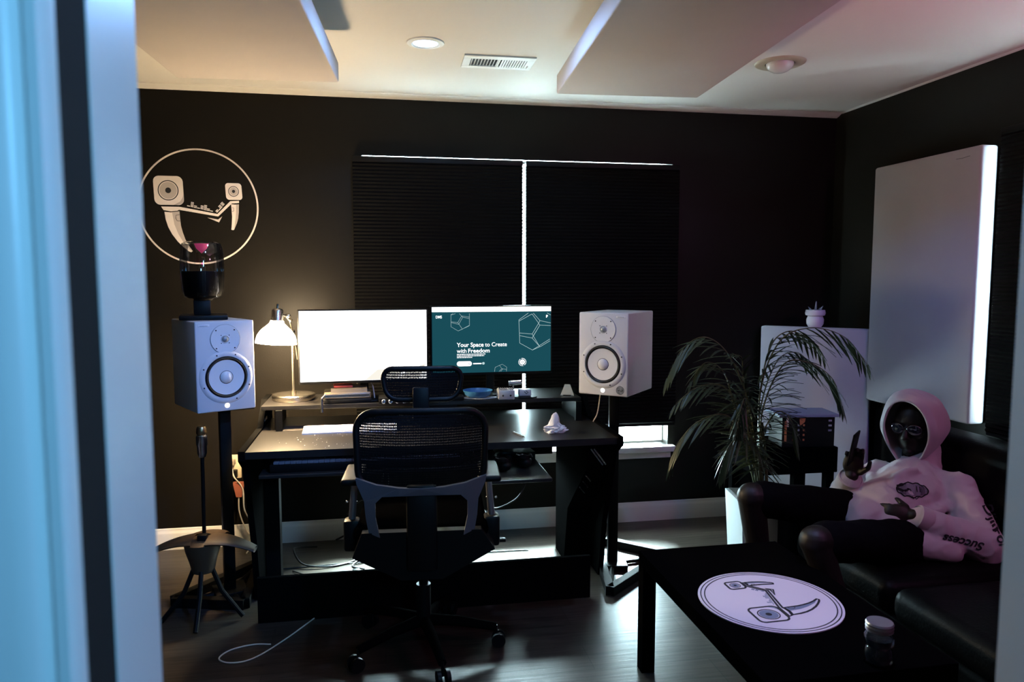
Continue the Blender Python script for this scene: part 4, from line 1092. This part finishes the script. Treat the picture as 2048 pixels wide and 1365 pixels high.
# ------------------------------------------------------------------ palm
t = thing('potted_palm', 'tall potted palm in a white square planter between the sofa and the window', 'plant', (1.76, 3.12, 0))
PX, PY = 1.76, 3.12
b = MB(); b.prism([(-.11, -.11), (.11, -.11), (.11, .11), (-.11, .11)], (0, 1), lambda u, v, w_: (u * (1 + .2 * w_), v * (1 + .2 * w_), .43 * w_))
b.bm.faces.ensure_lookup_table(); b.build('planter', M_pot, t, smooth=False, rot=(0, 0, radians(-10)))
MB().box((-.118, -.118, .431), (.118, .118, .436)).build('soil', M_soil, t, smooth=False, rot=(0, 0, radians(-10)))
random.seed(21)
def LP(p): return Vector((p[0] - PX + (.04 if p[2] < .45 else 0), p[1] - PY, p[2]))
def frond(pts, leaf=.15, n=24, droop=.5, spread=.55, start=.25):
    P = cr_spline([LP(p) for p in pts], 12)
    mb = MB(); mb.tube(P, .0045, 6, lambda u: 1 - .75 * u); fr = mb.build('frond', M_stem, t)
    seg = [0]
    for a, c_ in zip(P, P[1:]): seg.append(seg[-1] + (c_ - a).length)
    def at(s):
        s *= seg[-1]
        for i in range(len(seg) - 1):
            if seg[i + 1] >= s:
                k = (s - seg[i]) / max(1e-9, seg[i + 1] - seg[i]); return P[i].lerp(P[i + 1], k), (P[i + 1] - P[i]).normalized()
        return P[-1], (P[-1] - P[-2]).normalized()
    mb = MB(); up = Vector((0, 0, 1))
    for k in range(n):
        s = start + (1 - start) * k / (n - 1)
        p, tg = at(s)
        side = tg.cross(up); side = side.normalized() if side.length > .1 else Vector((1, 0, 0))
        ll = leaf * (.55 + .75 * sin(pi * min(1, (k + 2) / (n + 1)) ** .8)) * random.uniform(.85, 1.1)
        if k > n - 4: ll *= .75
        for sg in (-1, 1):
            d = (side * sg * spread + tg * (.55 + .6 * s) - up * (droop * random.uniform(.6, 1.2))).normalized()
            wd = .0056 * random.uniform(.8, 1.15); q = d.cross(up).normalized(); prev = None
            for j in range(6):
                u = j / 5; c_ = p + d * ll * u - up * (ll * droop * .45 * u * u)
                ww = wd * (sin(pi * min(1, .12 + .88 * u)) ** .7 if u < 1 else 0) + .0006
                nq = (q * .85 + side.cross(d) * .3).normalized()
                cur = (mb.bm.verts.new(c_ - nq * ww), mb.bm.verts.new(c_ + Vector((0, 0, -.002)) ), mb.bm.verts.new(c_ + nq * ww))
                if prev:
                    mb.bm.faces.new((prev[0], prev[1], cur[1], cur[0])); mb.bm.faces.new((prev[1], prev[2], cur[2], cur[1]))
                prev = cur
    mb.build('leaflets', M_leaf, fr, norm=False)
FR = [
    ([(1.70, 3.10, .44), (1.64, 3.02, .85), (1.52, 2.98, 1.10), (1.40, 2.98, 1.20), (1.30, 3.0, 1.15), (1.24, 3.02, 1.02)], .15, 24, .6),
    ([(1.72, 3.10, .44), (1.64, 3.02, .75), (1.50, 2.98, .97), (1.36, 2.98, .98), (1.27, 3.0, .90)], .14, 20, .5),
    ([(1.70, 3.08, .44), (1.62, 2.98, .70), (1.48, 2.93, .86), (1.35, 2.95, .83), (1.27, 2.98, .72), (1.25, 3.0, .62)], .13, 22, .5),
    ([(1.72, 3.10, .44), (1.68, 3.02, .90), (1.73, 2.96, 1.17), (1.86, 2.92, 1.24), (2.00, 2.88, 1.20), (2.10, 2.86, 1.08)], .17, 26, .6),
    ([(1.72, 3.10, .44), (1.68, 3.00, .82), (1.74, 2.94, 1.07), (1.84, 2.90, 1.09), (1.94, 2.87, 1.02), (1.985, 2.86, .90)], .16, 26, .6),
    ([(1.72, 3.10, .44), (1.68, 3.02, .86), (1.70, 2.98, 1.14), (1.80, 3.0, 1.22), (1.92, 3.02, 1.18), (1.99, 3.02, 1.10)], .15, 22, .6),
    ([(1.70, 3.10, .44), (1.66, 2.98, .66), (1.56, 2.90, .78), (1.47, 2.88, .74), (1.43, 2.88, .62)], .13, 18, .7),
    ([(1.72, 3.10, .44), (1.69, 3.02, .70), (1.72, 2.95, .86), (1.77, 2.91, .84), (1.80, 2.90, .72)], .12, 18, .6),
    ([(1.70, 3.12, .44), (1.62, 3.10, .80), (1.54, 3.08, 1.02), (1.44, 3.06, 1.08), (1.37, 3.06, 1.00)], .13, 20, .6),
    ([(1.70, 3.10, .44), (1.64, 3.02, .70), (1.58, 2.95, .92), (1.53, 2.90, .90), (1.50, 2.88, .78)], .13, 18, .6),
    ([(1.71, 3.10, .44), (1.66, 3.06, .80), (1.62, 3.06, 1.02), (1.60, 3.04, 1.10), (1.55, 3.02, 1.12)], .12, 16, .4),
    ([(1.71, 3.12, .44), (1.76, 3.16, .80), (1.86, 3.20, 1.05), (1.98, 3.22, 1.10), (2.08, 3.22, 1.02)], .14, 20, .6),
]
for pts, lf, n_, dr in FR: frond(pts, lf, n_, dr)
for k in range(5):
    a = k * 1.3
    MB().tube(cr_spline([(.03 * cos(a), .03 * sin(a), .43), (.02 * cos(a) - .02, .02 * sin(a) - .03, .62), (-.05, -.08, .80)], 5), .009, 8, lambda u: 1 - .5 * u).build('stem', M_stem, t)

# ------------------------------------------------------------------ person on the sofa
t = thing('person', 'person in a pale hooded sweatshirt and dark glasses, slouched on the sofa, hand raised', 'person', (2.05, 2.55, .385))
OP = Vector((2.05, 2.55, .385))
def Q(x, y, z): return Vector((x, y, z)) - OP
fdir = Vector((-.86, -.50, -.10)).normalized()
updir = Vector((-.05, -.02, 1)); updir = (updir - fdir * updir.dot(fdir)).normalized()
sdir = fdir.cross(updir).normalized()     # person's right-hand side (viewer's left)
HC = Q(2.262, 2.755, .822)
def hd(f_, s_, u_): return HC + fdir * f_ + sdir * s_ + updir * u_
HR = Matrix((sdir, fdir, updir)).transposed()   # columns: local x=s, y=f, z=u
SHL, SHR = Q(2.315, 2.560, .590), Q(2.175, 2.850, .575)
ELL, ELR = Q(2.27, 2.36, .430), Q(1.93, 2.80, .465)
WRL, WRR = Q(2.02, 2.44, .540), Q(1.905, 2.665, .640)
PEL = Q(1.99, 2.58, .465); CHEST = Q(2.215, 2.69, .555)
KNR, KNL = Q(1.425, 2.600, .600), Q(1.492, 2.270, .535)
ANR, ANL = Q(1.525, 2.64, .10), Q(1.64, 2.22, .10)
HPR, HPL = Q(1.98, 2.67, .475), Q(2.04, 2.47, .425)
b = MB()
# trunk, neck, head with a face
b.sph(PEL, .125, scale=(1.0, 1.15, .85)); b.capsule(PEL, CHEST, .115, .125); b.capsule(SHL * .85 + CHEST * .15, SHR * .85 + CHEST * .15, .060)
b.capsule(CHEST + Vector((.02, .02, .04)), hd(-.02, 0, -.08), .060, .052)
b.sph(hd(-.012, 0, .018), .1, 32, 24, (.775, .95, 1.06), HR)
b.sph(hd(.022, 0, -.055), .1, 28, 20, (.60, .62, .62), HR)          # jaw
b.sph(hd(.070, 0, -.098), .018, scale=(1.2, 1, .8), rot=HR)           # chin
b.capsule(hd(.080, 0, .010), hd(.103, 0, -.030), .009, .013)           # nose
for s_ in (-1, 1):
    b.sph(hd(.094, s_ * .012, -.034), .009)
    b.capsule(hd(.074, s_ * .014, .030), hd(.060, s_ * .046, .028), .009)   # brow
    b.sph(hd(.060, s_ * .042, -.015), .018)                                # cheek
    b.sph(hd(-.010, s_ * .079, -.008), .026, scale=(.35, .75, 1.15), rot=HR)   # ear
    b.capsule(hd(.081, 0, -.062), hd(.073, s_ * .022, -.063), .0075, .005)     # lips
    b.capsule(hd(.080, 0, -.072), hd(.073, s_ * .018, -.071), .0075, .005)
for a, e, w_ in ((SHL, ELL, WRL), (SHR, ELR, WRR)):
    b.capsule(a, e, .050, .040); b.capsule(e, w_, .040, .027)
for hp, kn, an in ((HPR, KNR, ANR), (HPL, KNL, ANL)):
    b.capsule(hp, kn, .082, .056); b.capsule(kn, an, .054, .036)
    dn = Vector((-.10, -.03, 0)); 
    b.capsule(an + Vector((.02, 0, -.05)), an + Vector((-.14, -.04, -.07)), .036, .028)
# hands
def hand(wr, fwd, pn, curl, sgn, pinch=0.0):
    fwd = fwd.normalized(); pn = (pn - fwd * pn.dot(fwd)).normalized(); lat = fwd.cross(pn).normalized() * sgn
    R_ = Matrix((lat, fwd, pn)).transposed()
    b.sph(wr + fwd * .052, .05, 20, 14, (.82, 1.05, .34), R_)
    for k, (ln, off) in enumerate(((.078, .030), (.086, .010), (.080, -.010), (.062, -.029))):
        p = wr + fwd * (.088 - abs(off) * .15) + lat * off; a = .25 + .08 * k
        rr_ = (.0088, .0088, .0084, .0076)[k]
        for j, fr_ in enumerate((.46, .30, .24)):
            a += curl * (.55, 1.0, .7)[j] + (.05 * k if j == 0 else 0)
            q_ = p + (fwd * cos(a) + pn * sin(a)) * ln * fr_
            b.capsule(p, q_, rr_, rr_ * .93, 10); p = q_; rr_ *= .93
    p = wr + fwd * .025 + lat * .032 + pn * .008
    d1 = (fwd * .65 + lat * .62 + pn * .42).normalized(); q_ = p + d1 * .042; b.capsule(p, q_, .0125, .0105, 10)
    d2 = (fwd * .85 + lat * (.1 - pinch) + pn * .45).normalized(); q2 = q_ + d2 * .032; b.capsule(q_, q2, .0102, .0088, 10)
    return q2
tipR = hand(WRR, Vector((.10, -.02, 1)), Vector((-.5, -.6, -.1)), .55, 1)
hand(WRL, Vector((-.80, .45, .02)), Vector((.45, .75, -.35)), .50, -1)
bo = b.build('body', M_skin, t)
md = bo.modifiers.new('r', 'REMESH'); md.mode = 'VOXEL'; md.voxel_size = .0048; md.use_smooth_shade = True
md = bo.modifiers.new('s', 'SMOOTH'); md.iterations = 3; md.factor = .5
for s_ in (-1, 1):
    e = MB().sph((0, 0, 0), .0125).build('eye', mat('eye_white', (.5, .48, .45), .2), t, loc=hd(.066, s_ * .031, .006))
    MB().lathe([(0, .0005), (.0035, .0002), (.0055, -.0015)], fdir * .0124, fdir, 20).build('iris', M_surr, e)
b = MB()
for s_ in (-1, 1):
    q0 = hd(.089, s_ * .034, .006); R2 = HR @ Matrix.Rotation(-s_ * .22, 3, 'Z'); b.sph(q0, .029, 24, 12, (1.0, .16, .76), R2)
gl = b.build('sunglasses', M_lens, t)
b = MB(); b.capsule(hd(.096, -.008, .012), hd(.096, .008, .012), .0025)
for s_ in (-1, 1): b.tube([hd(.083, s_ * .062, .012), hd(.05, s_ * .078, .012), hd(-.01, s_ * .083, .010)], .0022, 6)
b.build('glasses_frame', M_bplas, gl)

# hooded sweatshirt
b = MB()
b.capsule(PEL + Vector((.02, .02, .02)), CHEST, .142, .140)
b.sph(PEL + Vector((.0, .01, .00)), .145, scale=(1.0, 1.25, .80)); b.sph(CHEST + Vector((-.02, -.01, .0)), .142, scale=(1, 1.15, .85))
b.capsule(SHL, SHR, .074); b.capsule(CHEST + Vector((.03, .02, .03)), hd(-.065, 0, -.125), .100, .082)
b.sph(SHL, .078); b.sph(SHR, .074)
b.capsule(SHL, ELL, .076, .066); b.capsule(ELL, WRL + (ELL - WRL).normalized() * .03, .072, .050)
b.capsule(SHR, ELR, .078, .068); b.capsule(ELR, WRR + (ELR - WRR).normalized() * .035, .066, .050)
b.capsule(WRL + (ELL - WRL).normalized() * .10, WRL + (ELL - WRL).normalized() * .02, .060, .045)
# pocket bulge and hem folds
b.capsule(Q(1.90, 2.56, .50), Q(1.93, 2.70, .50), .085, .075)
for p0, p1, p2, rr_ in (((2.26, 2.52, .56), (2.16, 2.50, .53), (2.06, 2.50, .535), .022), ((2.24, 2.50, .50), (2.14, 2.475, .475), (2.04, 2.47, .47), .024),
                        ((2.10, 2.80, .60), (2.03, 2.70, .615), (1.98, 2.60, .60), .022), ((2.00, 2.78, .54), (1.93, 2.68, .575), (1.90, 2.58, .565), .022),
                        ((1.88, 2.50, .52), (1.85, 2.60, .53), (1.86, 2.70, .52), .020), ((2.16, 2.60, .675), (2.08, 2.60, .655), (2.00, 2.56, .60), .020)):
    b.tube(cr_spline([Q(*p0), Q(*p1), Q(*p2)], 8), rr_, 10, lambda u: .55 + .9 * u * (1 - u) * 2)
b.capsule(Q(1.955, 2.44, .455), Q(1.87, 2.64, .465), .060); b.capsule(Q(1.95, 2.44, .45), Q(2.12, 2.36, .42), .055, .045)
ho = b.build('hoodie', M_hoodie, t)
md = ho.modifiers.new('r', 'REMESH'); md.mode = 'VOXEL'; md.voxel_size = .008; md.use_smooth_shade = True
md = ho.modifiers.new('s', 'SMOOTH'); md.iterations = 7; md.factor = .6
tx = bpy.data.textures.new('folds', 'CLOUDS'); tx.noise_scale = .15; tx.noise_depth = 2
md = ho.modifiers.new('d', 'DISPLACE'); md.texture = tx; md.strength = .020; md.mid_level = .5; md.texture_coords = 'LOCAL'
tx2 = bpy.data.textures.new('creases', 'MUSGRAVE'); tx2.noise_scale = .05
try: tx2.musgrave_type = 'RIDGED_MULTIFRACTAL'
except Exception: pass
md = ho.modifiers.new('d2', 'DISPLACE'); md.texture = tx2; md.strength = .004; md.mid_level = .7; md.texture_coords = 'LOCAL'

# hood with a pointed opening
def hood_f(u, v):
    a = 2 * pi * u
    # rim -> back profile along v
    K = [(.090, .088, .122, -.182), (.094, .094, .129, -.186), (.070, .114, .146, -.170), (.020, .122, .152, -.150), (-.05, .122, .142, -.140), (-.10, .102, .112, -.125), (-.135, .060, .06, -.09), (-.150, .004, -.01, -.02)]
    x = v * (len(K) - 1); i = min(int(x), len(K) - 2); k = x - i; k = k * k * (3 - 2 * k) * .4 + k * .6
    f_, hwid, tp, bt = [K[i][j] * (1 - k) + K[i + 1][j] * k for j in range(4)]
    s_, c_ = sin(a), cos(a)
    if c_ >= 0: uu = tp * c_ ** .95
    else: uu = bt * (-c_) ** 1.0
    ss = hwid * (abs(s_) ** (1.0 if c_ >= 0 else 1.75)) * (1 if s_ >= 0 else -1)
    # chin: rim comes slightly forward/down
    fo = f_ + (.0 if c_ > 0 else -.012 * (-c_)) + .010 * max(c_, 0)
    p = hd(fo - .006, ss, uu + .006)
    p += noise.noise_vector((p + Vector((5, 2, 1))) * 9) * .016 * min(1, v * 4)
    return p
b = MB(); b.grid(hood_f, 56, 40, closeu=True)
hb = b.build('hood', M_hoodie, t)
md = hb.modifiers.new('so', 'SOLIDIFY'); md.thickness = .009; md.offset = 0
md = hb.modifiers.new('ss', 'SUBSURF'); md.levels = 1; md.render_levels = 1
# cuffs
for wr, el in ((WRL, ELL), (WRR, ELR)):
    d = (wr - el).normalized()
    MB().lathe([(.046, -.055), (.050, -.045), (.0495, -.005), (.045, .0), (.040, -.006), (.040, -.055)], wr - d * .005, d, 36).build('cuff', M_hoodie, t)
# dark shorts
b = MB()
for hp, kn in ((HPR, KNR), (HPL, KNL)):
    e = hp.lerp(kn, .90); b.capsule(hp, e, .092, .074)
b.sph(PEL + Vector((.0, 0, -.03)), .15, scale=(1, 1.2, .65))
so = b.build('shorts', M_short, t)
md = so.modifiers.new('r', 'REMESH'); md.mode = 'VOXEL'; md.voxel_size = .010; md.use_smooth_shade = True
md = so.modifiers.new('s', 'SMOOTH'); md.iterations = 8
md = so.modifiers.new('d', 'DISPLACE'); md.texture = tx; md.strength = .02; md.mid_level = .5; md.texture_coords = 'LOCAL'
for an in (ANR, ANL):
    b = MB(); b.capsule(an + Vector((.03, .01, -.045)), an + Vector((-.15, -.04, -.055)), .045, .040); b.sph(an + Vector((0, 0, -.02)), .05, scale=(1, .9, 1))
    b.box(an + Vector((-.19, -.085, -.100)), an + Vector((.07, .045, -.080)), .008)
    sh = b.build('shoe', M_leather, t)
    md = sh.modifiers.new('r', 'REMESH'); md.mode = 'VOXEL'; md.voxel_size = .006; md.use_smooth_shade = True

# prints on the sweatshirt, laid on its surface
bpy.context.view_layer.update()
dg = bpy.context.evaluated_depsgraph_get(); dg.update()
bv = BVHTree.FromObject(ho, dg)
def lay_on(mb, origin, xd, yd, name, m_, lift=.0015, sub=True):
    """drape a flat shape onto the sweatshirt along its own normal direction"""
    xd = xd.normalized(); yd = (yd - xd * yd.dot(xd)).normalized(); nd = xd.cross(yd)
    if sub: bmesh.ops.subdivide_edges(mb.bm, edges=[e for e in mb.bm.edges if e.calc_length() > .006], cuts=2, use_grid_fill=False)
    bmesh.ops.triangulate(mb.bm, faces=mb.bm.faces[:])
    for v in mb.bm.verts:
        p = origin + xd * v.co.x + yd * v.co.y + nd * .15
        h = bv.ray_cast(p, -nd, .35)
        v.co = (h[0] + nd * lift) if h[0] is not None else origin + xd * v.co.x + yd * v.co.y
    return mb.build(name, m_, ho, smooth=False)
cam_l = Vector((0, 0, 1.454)) - OP
vdir = Vector((-.62, -.75, .22)).normalized(); rgt = Vector((.77, -.64, 0)).normalized(); upv = rgt.cross(-vdir).normalized()
if upv.z < 0: upv = -upv
oc = Q(2.120, 2.575, .600)
b = MB(); b.prism([(.052 * cos(a * pi / 20), .024 * sin(a * pi / 20)) for a in range(40)], (0, .0001)); lay_on(b, oc, rgt, upv + rgt * -.18, 'chest_print', M_printg, .002)
b = MB(); stroke(b, [(.056 * cos(a * pi / 20), .027 * sin(a * pi / 20) * (1 + .12 * sin(a * 1.7))) for a in range(40)], .0045, True, None or (lambda u, v, w_: (u, v, w_)), 0, .0001)
for k in range(5): stroke(b, [(-.020 + k * .011, .016), (-.016 + k * .011, -.006)], .0032, False, (lambda u, v, w_: (u, v, w_)), 0, .0001)
stroke(b, [(-.056, .008), (-.03, .018), (-.01, .002), (-.03, -.008), (-.054, .0)], .010, False, (lambda u, v, w_: (u, v, w_)), 0, .0001)
stroke(b, [(.0, -.024), (.004, -.034), (.010, -.027), (.016, -.034), (.022, -.026)], .0035, False, (lambda u, v, w_: (u, v, w_)), 0, .0001)
lay_on(b, oc, rgt, upv + rgt * -.18, 'chest_print_lines', M_print, .0032)
sd = (rgt * .42 - Vector((0, 0, 1))).normalized()
mb = text_bm('Djin', .050, .0012, shear=.35, depth=0); lay_on(mb, Q(2.325, 2.450, .570), sd, vdir.cross(sd), 'sleeve_lettering', M_print, .003)
mb = text_bm('For', .046, .0010, shear=.35, depth=0); lay_on(mb, Q(2.335, 2.425, .505), sd, vdir.cross(sd), 'sleeve_lettering', M_print, .003)
mb = text_bm('Success', .044, .0010, shear=.3, depth=0); lay_on(mb, Q(2.26, 2.36, .400) + Vector((0, 0, .05)), -rgt + Vector((0, 0, .12)), vdir.cross(-rgt), 'sleeve_lettering', M_print, .003)

# phone held in the raised hand
t2 = thing('phone', 'dark phone held up in the hand of the seated person', 'phone', OP + WRR + Vector((-.025, -.04, .125)), rot=(radians(12), radians(-8), radians(38)))
MB().box((-.036, -.004, -.065), (.036, .004, .075), .003).build('case', M_bplas, t2)
MB().sph((.028, .005, .065), .0022).build('camera_dot', M_steel, t2)
